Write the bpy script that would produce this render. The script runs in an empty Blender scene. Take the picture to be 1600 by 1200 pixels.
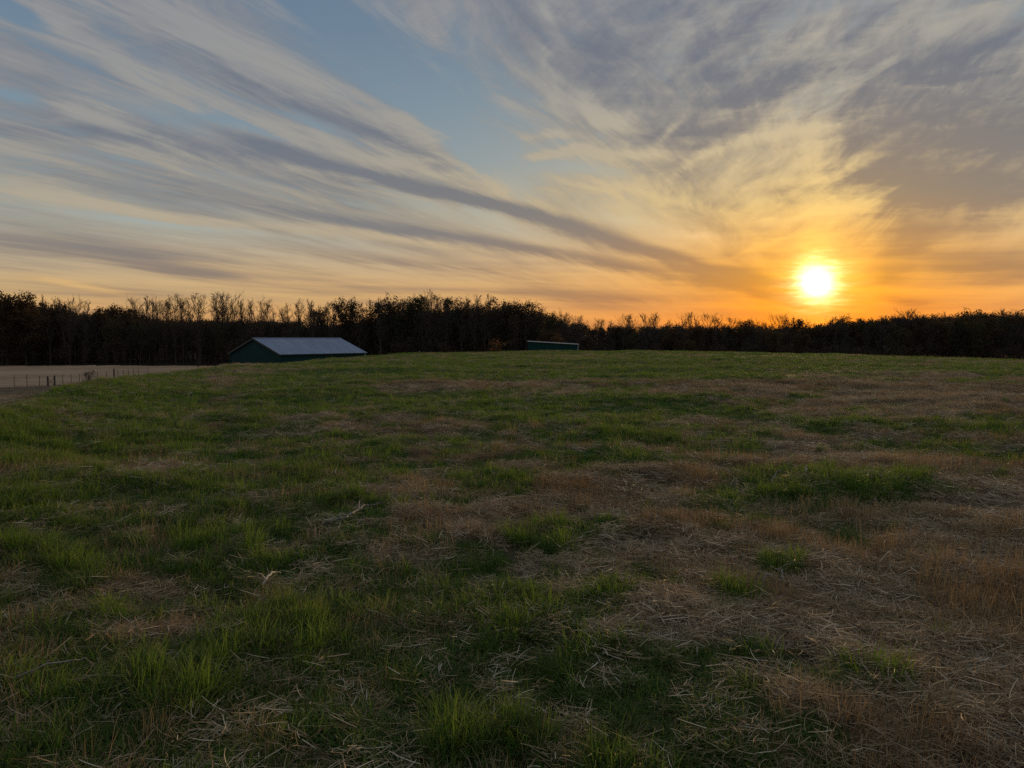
import bpy, bmesh, math, random
import numpy as np
from mathutils import Vector, Matrix

SC = bpy.context.scene
COL = SC.collection
R = math.radians

# ------------------------------------------------------------------ camera
FPX = 1202.0            # focal length in pixels of a 1600 px wide frame
PITCH = R(3.4)          # looking slightly down
EYE = 1.6
cam_d = bpy.data.cameras.new('camera')
cam = bpy.data.objects.new('camera', cam_d)
COL.objects.link(cam)
cam.location = (0, 0, EYE)
cam.rotation_euler = (math.pi/2 - PITCH, 0, 0)
cam_d.sensor_width = 36.0
cam_d.lens = 36.0 * FPX / 1600.0
cam_d.clip_start = 0.05
cam_d.clip_end = 6000
SC.camera = cam

SC.view_settings.view_transform = 'Standard'
SC.view_settings.look = 'None'
SC.view_settings.gamma = 1
SC.view_settings.exposure = 0
SC.view_settings.use_curve_mapping = False
SC.render.engine = 'CYCLES'
SC.cycles.use_denoising = False
SC.cycles.max_bounces = 6
SC.cycles.diffuse_bounces = 4
SC.cycles.glossy_bounces = 2
SC.cycles.transmission_bounces = 3
SC.cycles.transparent_max_bounces = 6
SC.cycles.caustics_reflective = False
SC.cycles.caustics_refractive = False


def ray(px, py):
    """unit direction seen at a pixel of the 1600x1200 photograph"""
    x = (px - 800) / FPX
    z = (600 - py) / FPX
    c, s = math.cos(PITCH), math.sin(PITCH)
    v = Vector((x, c + z * s, -s + z * c))
    return v.normalized()


def azel(px, py):
    v = ray(px, py)
    return math.degrees(math.atan2(v.x, v.y)), math.degrees(math.asin(v.z))


SUN_DIR = ray(1277, 441)
SUN_AZ, SUN_EL = azel(1277, 441)

# ------------------------------------------------------------------ sun lamp
sun_d = bpy.data.lights.new('sun', 'SUN')
sun_d.energy = 2.6
sun_d.angle = R(3.0)
sun_d.color = (1.0, 0.62, 0.28)
sun = bpy.data.objects.new('sun', sun_d)
COL.objects.link(sun)
sun.location = (60, 150, 40)
sun.rotation_euler = (-SUN_DIR).to_track_quat('-Z', 'Y').to_euler()

# ------------------------------------------------------------------ world
world = bpy.data.worlds.new('World')
SC.world = world
world.use_nodes = True
NT = world.node_tree
NT.nodes.clear()


class S:
    """a node socket with arithmetic"""
    def __init__(self, s): self.s = s
    def __add__(self, o): return mth('ADD', self, o)
    __radd__ = __add__
    def __sub__(self, o): return mth('SUBTRACT', self, o)
    def __rsub__(self, o): return mth('SUBTRACT', o, self)
    def __mul__(self, o): return mth('MULTIPLY', self, o)
    __rmul__ = __mul__
    def __truediv__(self, o): return mth('DIVIDE', self, o)
    def __rtruediv__(self, o): return mth('DIVIDE', o, self)
    def __pow__(self, o): return mth('POWER', self, o)


def put(inp, v):
    if isinstance(v, S): NT.links.new(v.s, inp)
    else: inp.default_value = v


def mth(op, a, b=None, c=None, clamp=False):
    n = NT.nodes.new('ShaderNodeMath'); n.operation = op; n.use_clamp = clamp
    put(n.inputs[0], a)
    if b is not None: put(n.inputs[1], b)
    if c is not None: put(n.inputs[2], c)
    return S(n.outputs[0])


def sstep(x, lo, hi, a=0.0, b=1.0):
    n = NT.nodes.new('ShaderNodeMapRange'); n.interpolation_type = 'SMOOTHSTEP'
    for i, v in enumerate((x, lo, hi, a, b)): put(n.inputs[i], v)
    return S(n.outputs[0])


def xyz(x, y, z=0.0):
    n = NT.nodes.new('ShaderNodeCombineXYZ')
    for i, v in enumerate((x, y, z)): put(n.inputs[i], v)
    return S(n.outputs[0])


def noise(vec, scale=1.0, detail=4.0, rough=0.55, dist=0.0, color=False):
    n = NT.nodes.new('ShaderNodeTexNoise')
    put(n.inputs['Vector'], vec)
    n.inputs['Scale'].default_value = scale
    n.inputs['Detail'].default_value = detail
    n.inputs['Roughness'].default_value = rough
    n.inputs['Distortion'].default_value = dist
    return S(n.outputs['Color' if color else 0])


def ramp(x, stops):
    n = NT.nodes.new('ShaderNodeValToRGB')
    put(n.inputs[0], x)
    e = n.color_ramp.elements
    while len(e) < len(stops): e.new(0.5)
    for el_, (p, c) in zip(e, stops):
        el_.position = p; el_.color = (*c, 1)
    return S(n.outputs[0])


def mixc(f, a, b, mode='MIX'):
    n = NT.nodes.new('ShaderNodeMix'); n.data_type = 'RGBA'; n.blend_type = mode
    n.clamp_factor = True
    put(n.inputs[0], f)
    for i, v in ((6, a), (7, b)):
        put(n.inputs[i], v if isinstance(v, S) else (*v, 1))
    return S(n.outputs[2])


def lin(r, g, b):
    return tuple((c / 255 / 12.92) if c / 255 <= 0.04045 else ((c / 255 + 0.055) / 1.055) ** 2.4 for c in (r, g, b))


def blob(vec, px, py, rx, ry, ang):
    """soft ellipse of cloud about a direction; ang in degrees, positive = falling to the right in the picture"""
    az, el = azel(px, py)
    k = 0.0477
    n = NT.nodes.new('ShaderNodeMapping'); n.vector_type = 'TEXTURE'
    put(n.inputs['Vector'], vec)
    n.inputs['Location'].default_value = (az, el, 0)
    n.inputs['Rotation'].default_value = (0, 0, R(-ang))
    n.inputs['Scale'].default_value = (rx * k, ry * k, 1)
    g = NT.nodes.new('ShaderNodeTexGradient'); g.gradient_type = 'QUADRATIC_SPHERE'
    NT.links.new(n.outputs[0], g.inputs[0])
    return S(g.outputs['Fac'])


def blobs(vec, items):
    tot = None
    for (px, py, rx, ry, ang, amp) in items:
        b = blob(vec, px, py, rx, ry, ang)
        tot = b * amp if tot is None else mth('MULTIPLY_ADD', b, amp, tot)
    return tot


def stroke(pts, w, amp, over=1.0):
    """polyline of (x, y[, width factor]) -> chained ellipses"""
    out = []
    for p, q in zip(pts[:-1], pts[1:]):
        dx, dy = q[0] - p[0], q[1] - p[1]
        L = math.hypot(dx, dy)
        wf = ((p[2] if len(p) > 2 else 1) + (q[2] if len(q) > 2 else 1)) / 2
        out.append(((p[0] + q[0]) / 2, (p[1] + q[1]) / 2, L * over * 1.7, w * wf * 1.7, math.degrees(math.atan2(dy, dx)), amp * 0.72))
    return out


geo = NT.nodes.new('ShaderNodeTexCoord')
sep = NT.nodes.new('ShaderNodeSeparateXYZ')
NT.links.new(geo.outputs['Generated'], sep.inputs[0])
DX, DY, DZ = (S(o) for o in sep.outputs)
AZ = mth('ARCTAN2', DX, DY) * 57.29578
EL = mth('ARCSINE', mth('MINIMUM', mth('MAXIMUM', DZ, -1.0), 1.0)) * 57.29578
dotn = NT.nodes.new('ShaderNodeVectorMath'); dotn.operation = 'DOT_PRODUCT'
NT.links.new(geo.outputs['Generated'], dotn.inputs[0])
dotn.inputs[1].default_value = SUN_DIR
GAM = mth('ARCCOSINE', mth('MINIMUM', S(dotn.outputs['Value']), 0.999999)) * 57.29578     # degrees from the sun

# cloud layer coordinates: a runs along the wind (towards the sunset), b across it
VAZ = R(23.0)
zz = mth('MAXIMUM', DZ, 0.0) + 0.045
PX, PY = DX / zz, DY / zz
A_ = PX * math.sin(VAZ) + PY * math.cos(VAZ)
B_ = PX * math.cos(VAZ) - PY * math.sin(VAZ)
warp = noise(xyz(A_ * 0.35, B_ * 0.8, 3.0), 1.0, 3, 0.5, color=True)
wsep = NT.nodes.new('ShaderNodeSeparateColor'); NT.links.new(warp.s, wsep.inputs[0])
FAR = sstep(EL, 0.5, 6.5)
W1, W2 = (S(wsep.outputs[0]) - 0.5) * FAR, (S(wsep.outputs[1]) - 0.5) * FAR
n_big = (noise(xyz(A_ * 0.07, B_ * 0.75 + W1 * 0.5, 0.0), 1.0, 3, 0.5) - 0.5) * sstep(EL, 0.0, 3.5)
n_mid = (noise(xyz(A_ * 0.18, B_ * 2.0 + W1 * 1.0, 5.0), 1.0, 5, 0.55) - 0.5) * FAR
n_fib = (noise(xyz(A_ * 1.0 + W2, B_ * 5.0 + W1 * 2.2, 9.0), 1.0, 6, 0.62) - 0.5) * FAR
RIGHT = sstep(B_ + W1 * 0.8, -1.35, 0.1)
STRK = 1.0 - RIGHT * 0.72
n_mid = n_mid * STRK
n_fib = n_fib * STRK
# the broken, rippled layer right of the blue gap
ca, sa = math.cos(R(30)), math.sin(R(30))
U_, V_ = AZ * ca + EL * sa, EL * ca - AZ * sa
n_mo2 = (noise(xyz(U_ * 0.33, V_ * 0.75, 41.0), 1.0, 5, 0.62, 0.6) - 0.5) * RIGHT * sstep(EL, 4.0, 11.0)
n_mot = (noise(xyz(U_ * 0.10, V_ * 0.22, 14.0), 1.0, 7, 0.60, 0.9) - 0.5) * RIGHT * sstep(EL, 3.0, 9.0)
n_rip = (noise(xyz(AZ * 0.16, EL * 1.1, 17.0), 1.0, 5, 0.62, 0.3) - 0.5) * RIGHT
# hair-fine filaments of the streaks
n_flo = (noise(xyz(A_ * 1.5 + W2 * 2.0, B_ * 4.5 + W1 * 4.0, 51.0), 1.0, 8, 0.68, 0.9) - 0.5) * sstep(EL, 4.0, 12.0) * (1.0 - RIGHT * 0.4)
n_hair = (noise(xyz(A_ * 1.3 + W2 * 2.0, B_ * 13.0 + W1 * 5.0, 23.0), 1.0, 4, 0.65, 0.5) - 0.5) * sstep(EL, 5.0, 13.0) * (1.0 - RIGHT * 0.5)
# flat layers far off: bands lying along the horizon
n_hor = noise(xyz(AZ * 0.05, EL * 1.05 + AZ * 0.035 + W1 * 0.8, 20.0), 1.0, 5, 0.55) - 0.5

# warped (azimuth, elevation) for placing the clouds that can be told apart
SV = xyz(AZ + W2 * 1.6 + n_mid * 1.2 + n_mot * 9.0, EL + W1 * 0.5 + n_fib * 0.8 + n_rip * 1.6 + n_mot * 3.0)

THICK = (
    stroke([(400, 228), (540, 264), (700, 300), (860, 340), (1000, 388), (1130, 425), (1235, 446, .6)], 12, 1.35)
    + stroke([(330, 95), (400, 140), (550, 188), (650, 228), (745, 285)], 20, 0.55)
    + stroke([(0, 262), (200, 288), (400, 325), (560, 350)], 30, 0.5)
    + stroke([(560, 352), (720, 372), (900, 400), (1090, 440)], 10, 0.95)
    + stroke([(0, 205), (150, 208), (330, 232), (470, 250)], 20, 0.4)
    + stroke([(0, 375), (150, 385), (310, 425)], 14, 0.5)
    + stroke([(180, 408), (290, 425), (420, 430)], 9, 0.4)
    + stroke([(440, 395), (600, 405), (760, 420)], 10, 0.45)
    + stroke([(500, 450), (700, 455), (900, 462), (1050, 470)], 10, 0.5)
    + stroke([(1060, 420), (1150, 445), (1240, 475)], 8, 0.9)
    + stroke([(1370, 90), (1350, 220), (1380, 320), (1440, 390)], 75, 0.45)
    + [(1500, 300, 220, 80, 5, 1.0), (1500, 190, 260, 150, 0, 0.85), (1410, 340, 90, 60, 40, 0.4), (1230, 110, 300, 110, -15, 0.4), (1545, 412, 130, 34, 6, 0.8), (1430, 385, 60, 14, -10, 0.4),
       (1415, 467, 55, 10, 8, 0.7), (1080, 205, 150, 32, -4, 0.65), (940, 100, 170, 100, -30, 0.5),
       (1130, 60, 160, 60, -40, 0.35), (1500, 85, 190, 50, -8, 0.65), (1200, 150, 90, 30, -20, 0.35),
       (1560, 210, 130, 40, 5, 0.5), (1000, 150, 110, 40, 30, 0.4), (60, 120, 120, 30, 10, 0.25),
       (1390, 430, 50, 40, -30, 0.3), (250, 60, 120, 26, 32, 0.25)]
)
LIT = (
    stroke([(150, -10), (270, 40), (400, 95), (560, 165), (650, 205), (735, 270), (860, 325)], 26, 0.55)
    + stroke([(40, 20), (150, 75), (240, 128), (330, 160)], 17, 0.6)
    + stroke([(110, 170), (150, 182), (215, 196)], 16, 0.9)
    + stroke([(0, 296), (120, 311), (260, 338), (420, 352)], 8, 0.7)
    + stroke([(420, 200), (540, 235), (660, 262), (780, 300)], 16, 0.6)
    + stroke([(460, 263), (530, 270), (600, 284)], 6, 0.6)
    + stroke([(470, 350), (560, 362), (640, 374), (720, 386)], 9, 0.7)
    + stroke([(80, 438), (130, 448), (190, 457)], 6, 0.8)
    + stroke([(0, 225), (120, 222), (280, 235), (420, 262)], 12, 0.35)
    + stroke([(1030, 225), (1050, 200), (1078, 180)], 9, 0.6)
    + stroke([(1080, 258), (1150, 222), (1240, 204), (1340, 192)], 11, 0.75)
    + stroke([(1110, 186), (1160, 172), (1230, 152)], 9, 0.55)
    + stroke([(1060, 125), (1105, 95), (1150, 70)], 9, 0.45)
    + stroke([(880, 290), (1000, 300), (1120, 330), (1200, 380)], 13, 0.45)
    + stroke([(1150, 400), (1200, 382), (1250, 365)], 5, 0.5)
    + stroke([(1340, 350), (1450, 330), (1600, 340)], 20, 0.45)
    + stroke([(1280, 330), (1290, 260), (1240, 215)], 45, 0.45)
    + [(850, 110, 120, 26, 60, 0.5), (920, 170, 90, 30, 35, 0.7), (950, 190, 70, 30, 10, 0.6), (850, 212, 90, 14, 0, 0.8), (870, 240, 110, 14, -10, 0.8), (960, 240, 160, 16, 4, 0.6),
       (1250, 70, 150, 26, -25, 0.5), (1400, 40, 120, 30, -25, 0.5), (1540, 20, 100, 24, -10, 0.45),
       (1460, 130, 120, 10, 2, 0.45), (1480, 200, 120, 14, 6, 0.4), (1000, 240, 150, 20, 0, 0.4), (860, 20, 60, 26, 30, 0.5)]
)
CLEAR = (
    stroke([(430, -20), (540, 50), (640, 120), (700, 190), (765, 262), (850, 300)], 66, 0.8)
    + [(330, 182, 150, 26, 12, 0.8), (225, 125, 70, 14, 30, 0.6), (20, 150, 90, 16, 8, 0.6), (30, 20, 70, 30, 20, 0.9),
       (720, 60, 110, 60, 60, 0.5), (1090, 368, 110, 18, 6, 0.5), (980, 345, 120, 14, 8, 0.4), (900, 262, 110, 14, 8, 0.55),
       (260, 350, 240, 10, 5, 0.5), (1190, 350, 60, 14, 12, 0.25)]
)
thick = blobs(SV, THICK)
lit = blobs(SV, LIT) * (1.0 + n_mo2 * 2.6 + n_hair * 2.2)
clear = blobs(SV, CLEAR)
# high above and away from the named clouds the same layer goes on, with added brightness overhead
low = sstep(EL, 2.0, 9.0, 1.0, 0.0)
veil = mth('ADD', 0.60 + n_big * 0.7 + n_mid * 0.45 + n_fib * 0.5 + n_hair * 0.6 + n_flo * 1.2 + n_mot * 0.7 + n_mo2 * 0.6, lit * 0.9 + thick * 0.6 - clear * 0.85)
alpha = sstep(veil, 0.18, 0.82) * 0.9
band = n_mid * 1.0 + n_hor * low * 2.4 + n_big * 0.6
dark = mth('ADD', 0.46 + band + n_fib * 0.7 + n_mot * 1.5 + n_mo2 * 1.1 + n_rip * 0.8 - n_hair * 0.6 - n_flo * 1.3, thick * 0.8 - lit * 0.7)
dark = sstep(dark, 0.0, 1.08)

elr = mth('DIVIDE', EL, 30.0, clamp=True)
near = mth('EXPONENT', (GAM * (-1.0 / 13.0)))
nearL = mth('EXPONENT', (GAM * (-1.0 / 6.5)))
clear_far = ramp(elr, [(0.0, lin(222, 158, 88)), (0.10, lin(206, 176, 128)), (0.25, lin(160, 172, 170)), (0.42, lin(126, 148, 162)), (0.7, lin(106, 128, 150)), (1.0, lin(100, 118, 144))])
clear_near = ramp(elr, [(0.0, lin(255, 116, 4)), (0.13, lin(255, 164, 34)), (0.30, lin(238, 200, 120)), (0.55, lin(166, 176, 168)), (1.0, lin(100, 124, 150))])
lit_far = ramp(elr, [(0.0, lin(228, 158, 84)), (0.10, lin(222, 180, 118)), (0.22, lin(184, 170, 144)), (0.45, lin(153, 151, 147)), (1.0, lin(144, 147, 154))])
lit_near = ramp(elr, [(0.0, lin(255, 126, 8)), (0.14, lin(255, 172, 48)), (0.32, lin(252, 214, 132)), (0.55, lin(218, 200, 162)), (1.0, lin(170, 168, 164))])
dk_far = ramp(elr, [(0.0, lin(170, 128, 92)), (0.10, lin(140, 122, 108)), (0.25, lin(118, 120, 125)), (0.5, lin(108, 115, 129)), (1.0, lin(104, 112, 130))])
dk_near = ramp(elr, [(0.0, lin(214, 106, 20)), (0.14, lin(196, 136, 62)), (0.32, lin(144, 125, 102)), (0.6, lin(118, 116, 118)), (1.0, lin(112, 114, 128))])
f = mth('MULTIPLY', near, 1.35, clamp=True)
c_clear = mixc(f, clear_far, clear_near)
c_lit = mixc(f, lit_far, lit_near)
c_dark = mixc(f, dk_far, dk_near)

# clear air: the physical sky, tinted by the evening colours seen low down
skyt = NT.nodes.new('ShaderNodeTexSky'); skyt.sky_type = 'NISHITA'
skyt.sun_disc = False
skyt.sun_elevation = R(SUN_EL)
skyt.sun_rotation = R(SUN_AZ)
skyt.air_density = 1.0; skyt.dust_density = 1.5; skyt.ozone_density = 1.5
SKY_K = 0.12
BRI = 1.0


def scale(c, k):
    n = NT.nodes.new('ShaderNodeVectorMath'); n.operation = 'SCALE'
    put(n.inputs[0], c); put(n.inputs['Scale'], k)
    return S(n.outputs[0])


clear_c = mixc(0.93, S(skyt.outputs[0]), scale(c_clear, BRI / SKY_K))
cloud_c = scale(mixc(dark, c_lit, c_dark), BRI / SKY_K)
sky_c = scale(mixc(alpha, clear_c, cloud_c), 1.0 + sstep(EL, 24.0, 60.0) * 0.4)  # extra brightness added to the unseen sky overhead, to light the ground

# the veiled sun: a blown out disc, its aureole and thin streaks crossing it
dxs = (AZ - SUN_AZ + W2 * 0.8) * 0.92
dys = EL - SUN_EL
streak = noise(xyz(AZ * 0.5, EL * 3.4, 31.0), 1.0, 4, 0.6)
g2 = mth('SQRT', dxs * dxs + dys * dys * 0.9)
g2 = g2 + (streak - 0.5) * 2.4 * sstep(g2, 0.5, 1.8)
disc = mth('EXPONENT', (mth('POWER', mth('MAXIMUM', g2, 0.0) / 0.68, 1.4) * -1.0)) * 4.5
aur = mth('EXPONENT', (mth('MAXIMUM', g2, 0.0) * -1.0)) * 1.8
pil = mth('EXPONENT', (mth('POWER', dxs / 1.1, 2.0) + mth('POWER', (dys - 0.6) / 3.2, 2.0)) * -1.0) * 0.3
halo = mth('EXPONENT', GAM * -0.22) * 0.22
up = sstep(DZ, -0.02, 0.0)
add1 = scale(mixc(1.0, (0, 0, 0), (1.0, 0.54, 0.06)), (aur + pil) * up / SKY_K)
add2 = scale(mixc(1.0, (0, 0, 0), (1.0, 0.90, 0.70)), disc * up / SKY_K)
add3 = scale(mixc(1.0, (0, 0, 0), (1.0, 0.40, 0.03)), halo * up / SKY_K)


def vadd(a, b):
    n = NT.nodes.new('ShaderNodeVectorMath'); n.operation = 'ADD'
    put(n.inputs[0], a); put(n.inputs[1], b)
    return S(n.outputs[0])


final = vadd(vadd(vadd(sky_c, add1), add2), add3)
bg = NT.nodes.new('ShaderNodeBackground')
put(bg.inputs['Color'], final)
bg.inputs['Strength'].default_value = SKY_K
wout = NT.nodes.new('ShaderNodeOutputWorld')
NT.links.new(bg.outputs[0], wout.inputs[0])
world.cycles.sampling_method = 'MANUAL'
world.cycles.sample_map_resolution = 1024

# ------------------------------------------------------------------ helpers
rng = np.random.default_rng(7)
random.seed(7)


def hash2(ix, iy, seed):
    h = (ix.astype(np.int64) * 374761393 + iy.astype(np.int64) * 668265263 + seed * 974634777) & 0x7fffffff
    h = ((h ^ (h >> 13)) * 1274126177) & 0x7fffffff
    h = (h ^ (h >> 16)) & 0xffff
    return h / 65535.0


def vnoise(x, y, seed=0):
    x = np.asarray(x, float); y = np.asarray(y, float)
    ix, iy = np.floor(x), np.floor(y)
    fx, fy = x - ix, y - iy
    fx = fx * fx * (3 - 2 * fx); fy = fy * fy * (3 - 2 * fy)
    a, b = hash2(ix, iy, seed), hash2(ix + 1, iy, seed)
    c, d = hash2(ix, iy + 1, seed), hash2(ix + 1, iy + 1, seed)
    return (a + (b - a) * fx) * (1 - fy) + (c + (d - c) * fx) * fy


def fbm(x, y, seed=0, oct=4):
    t, a, s = 0, 0.5, 0
    for o in range(oct):
        t = t + a * vnoise(x * 2 ** o + 17.3 * o, y * 2 ** o - 9.1 * o, seed + o); s += a; a *= 0.5
    return t / s


def smooth(t):
    t = np.clip(t, 0, 1)
    return t * t * (3 - 2 * t)


# ------------------------------------------------------------------ the lie of the land
# brow of the field as seen from the camera: bearing, distance, height of the brow, width of the fall beyond it, valley floor
def brow_row(px, py, rc, w, zv):
    v = ray(px, py)
    phi = math.degrees(math.atan2(v.x, v.y))
    t = -v.z / math.hypot(v.x, v.y)
    return phi, rc, EYE - t * rc, w, zv


BROW = [brow_row(*a) for a in [
    (-400, 820, 9, 100, -4.2), (-100, 690, 12, 98, -4.2), (0, 652, 15, 92, -4.2), (50, 626, 19, 84, -4.2), (120, 604, 25, 76, -4.2),
    (185, 592, 31, 70, -4.2), (225, 586, 36, 66, -4.2), (300, 579, 44, 58, -4.2), (362, 573, 50, 50, -4.3),
    (440, 570.5, 56, 46, -4.4), (495, 562.5, 66, 44, -4.6), (570, 557, 76, 46, -5), (640, 553, 84, 50, -5),
    (720, 551.5, 92, 55, -5.2), (850, 548.5, 100, 60, -5.5), (1000, 549, 100, 70, -6), (1160, 550.5, 96, 70, -6),
    (1280, 554, 90, 70, -6), (1440, 559, 82, 70, -6), (1600, 564, 74, 70, -6), (1900, 572, 66, 80, -6)]]
_bp, _br, _bz, _bw, _bv = (np.array(c) for c in zip(*BROW))


def hill(x, y):
    """height of the land without the small unevenness"""
    x = np.asarray(x, float); y = np.asarray(y, float)
    r = np.hypot(x, y)
    phi = np.degrees(np.arctan2(x, y))
    rc, zc, w, zv = (np.interp(phi, _bp, c) for c in (_br, _bz, _bw, _bv))
    t = r / rc
    near = zc * np.clip(t, 0, 1) ** 1.6
    tt = np.clip((r - rc) / w * 0.9, 0, 1)
    kl = smooth((-19.5 - phi) / 5)          # on the left an even slope runs down to the fence
    far = zc + (zv - zc) * (smooth(tt) * (1 - kl) + (1 - (1 - tt) ** 1.5) * kl)
    front = np.where(t < 1, near, far)
    # behind and beside the camera the field goes on, gently falling
    back = -0.006 * r
    k = smooth((np.abs(phi) - 50) / 40)
    z = front * (1 - k) + np.maximum(back, -5) * k
    # the wooded land rises a little far off
    return z + 5.0 * smooth((r - 420) / 900)


def bumps(x, y):
    r = np.hypot(x, y)
    f = 1 - smooth((r - 25) / 50)
    g = (fbm(x * 1.1, y * 1.1, 11, 3) - 0.5) * 0.16 + (fbm(x * 5.0, y * 5.0, 12, 3) - 0.5) * 0.07
    s = (fbm(x * 0.25, y * 0.25, 13, 2) - 0.5) * 0.25 * smooth((r - 3) / 8)
    return g * f + s


def land(x, y):
    return hill(x, y) + bumps(x, y)


def at(px, py):
    """where the line of sight through a pixel meets the land"""
    v = ray(px, py)
    ts = np.geomspace(1.5, 900, 1500)
    d = EYE + v.z * ts - hill(v.x * ts, v.y * ts)
    i = int(np.argmax(d < 0))
    if i == 0:
        return None
    t0, t1 = ts[i - 1], ts[i]
    k = d[i - 1] / (d[i - 1] - d[i])
    t = t0 + (t1 - t0) * k
    return v.x * t, v.y * t


def stand(px, dist):
    """point of the land on the bearing of a pixel column at a distance along the view axis"""
    x, y = (px - 800) / FPX * dist, dist
    return x, y, float(land(x, y))


# ------------------------------------------------------------------ where it is green and where it is dead
GREEN_P = [  # pixel of the photograph, half width, half height, strength
    (150, 612, 150, 22, .8), (215, 596, 110, 10, .7), (90, 682, 190, 34, .95), (-60, 700, 120, 40, .9), (470, 610, 105, 22, .8), (500, 632, 130, 14, .8),
    (430, 640, 60, 12, .6), (870, 640, 240, 20, .85), (1080, 632, 90, 12, .8), (690, 640, 150, 12, .6), (800, 572, 330, 14, .6), (640, 590, 120, 10, .6), (620, 575, 160, 12, .5),
    (1000, 575, 350, 12, .5), (1290, 568, 300, 10, .5), (1290, 668, 42, 9, .9), (1480, 666, 150, 13, .8), (1590, 650, 90, 12, .6),
    (330, 757, 50, 16, .9), (405, 772, 45, 12, .7), (980, 685, 85, 12, .7), (750, 745, 70, 9, .5), (960, 712, 90, 10, .5), (1060, 722, 60, 9, .4), (850, 842, 60, 18, .7),
    (1270, 762, 100, 30, .6), (1350, 815, 110, 34, .45), (1150, 830, 60, 20, .3), (560, 690, 120, 14, .35), (250, 650, 120, 16, .6), (600, 760, 90, 14, .3),
    (55, 850, 130, 62, .95), (20, 930, 110, 40, .9), (330, 858, 62, 24, .8), (330, 905, 110, 26, .9), (190, 965, 110, 26, .95), (440, 962, 55, 26, .9),
    (345, 1030, 62, 34, .95), (170, 1068, 110, 30, .8), (255, 1110, 50, 30, .7), (570, 985, 100, 55, .55), (640, 930, 60, 24, .4), (905, 1060, 66, 46, 1.),
    (795, 1062, 50, 26, .8), (960, 985, 70, 16, .5), (700, 1140, 80, 26, .6), (820, 1140, 50, 24, .6), (1140, 1155, 62, 40, .9), (1290, 1052, 100, 26, .6),
    (1225, 890, 32, 14, .8), (1155, 932, 32, 9, .6), (1490, 1085, 60, 20, .5), (560, 1150, 60, 24, .45), (230, 790, 150, 26, .5), (130, 800, 120, 24, .5),
    (1010, 1010, 60, 14, .4), (860, 950, 40, 14, .5)]
DEAD_P = [
    (1450, 606, 220, 30, 1.), (1500, 640, 200, 12, .7), (1345, 655, 85, 9, 1.), (1170, 610, 150, 12, .6), (610, 606, 120, 7, .8), (335, 610, 26, 34, 1.), (490, 577, 34, 5, .8),
    (760, 604, 160, 6, .7), (300, 732, 170, 10, .8), (130, 752, 130, 10, .8), (30, 745, 60, 10, .6), (1420, 722, 130, 18, 1.), (1560, 790, 110, 80, 1.), (1000, 770, 160, 24, .9), (650, 830, 160, 36, .8),
    (880, 800, 120, 18, .8), (1060, 655, 140, 9, .6), (560, 720, 150, 10, .5), (440, 855, 60, 20, .9), (230, 905, 52, 18, 1.), (250, 992, 90, 14, 1.), (50, 1060, 70, 26, 1.), (1150, 975, 180, 36, 1.),
    (1040, 1010, 120, 20, .8), (1400, 990, 180, 50, .9), (800, 905, 90, 24, .8), (700, 965, 60, 22, .8), (1450, 1070, 150, 40, .8), (1500, 1150, 160, 50, .9), (1240, 860, 70, 22, .8),
    (560, 1080, 80, 20, .7), (450, 1110, 90, 40, .7), (90, 1130, 110, 40, .5), (980, 1110, 70, 30, .7), (1250, 1120, 50, 30, .4), (650, 1060, 70, 24, .6), (1580, 950, 90, 60, 1.), (0, 628, 70, 14, 1.2), (900, 880, 110, 24, .6), (1100, 870, 110, 22, .5)]


def to_ground(lst):
    out = []
    for px, py, rx, ry, s in lst:
        c = at(px, py); n = at(px, py + ry); f = at(px, max(py - ry, 553 if px > 600 else 580))
        if c is None or n is None or f is None:
            continue
        d = math.hypot(*c)
        hy = max(0.5 * (math.hypot(*f) - math.hypot(*n)), 0.12)
        out.append((c[0], c[1], rx * d / FPX, hy, math.atan2(c[0], c[1]), s))
    return out


GREEN_G, DEAD_G = to_ground(GREEN_P), to_ground(DEAD_P)
ROW = math.atan2(5.4, 7.6)      # bearing of the mown rows


def patch(x, y, lst):
    t = np.zeros_like(x)
    for cx, cy, rx, ry, ph, s in lst:
        dx, dy = x - cx, y - cy
        c, sn = math.cos(ph), math.sin(ph)
        u, v = dx * c - dy * sn, dx * sn + dy * c
        d = np.sqrt((u / rx) ** 2 + (v / ry) ** 2)
        t = np.maximum(t, s * smooth((1.3 - d) / 0.65))
    return t


def greenness(x, y):
    x = np.asarray(x, float); y = np.asarray(y, float)
    wa = np.interp(np.hypot(x, y), [3, 8, 25], [0.3, 0.8, 2.0])
    wx = x + (fbm(x * 1.8, y * 1.8, 31, 3) - 0.5) * wa; wy = y + (fbm(x * 1.8, y * 1.8, 37, 3) - 0.5) * wa
    c, s = math.cos(ROW), math.sin(ROW)
    al, ac = x * s + y * c, x * c - y * s
    rows = fbm(al * 0.16, ac * 0.9, 41, 3)
    pat = fbm(x * 0.9, y * 0.9, 43, 4)
    fine = fbm(x * 3.2, y * 3.2, 47, 3)
    r = np.hypot(x, y)
    far_rows = fbm(x * 0.035 + 3, y * 0.22 + x * 0.02, 45, 3)
    g = 0.23 + 0.29 * smooth((r - 4.5) / 5) + 0.15 * smooth((r - 14) / 25) + (rows - 0.5) * 1.15 + (pat - 0.5) * 1.0 + (fine - 0.5) * 0.9 + (far_rows - 0.5) * 0.9 * smooth((r - 14) / 20)
    g = g + 0.62 * patch(wx, wy, GREEN_G) - 0.40 * patch(wx, wy, DEAD_G)
    # the slope down to the fence is dry
    phi = np.degrees(np.arctan2(x, y))
    rc = np.interp(phi, _bp, _br)
    dry = smooth((r - rc * 1.02) / (rc * 0.25 + 4)) * smooth((-8 - phi) / 6)
    return np.clip(g - 1.3 * dry, 0, 1)


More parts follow.
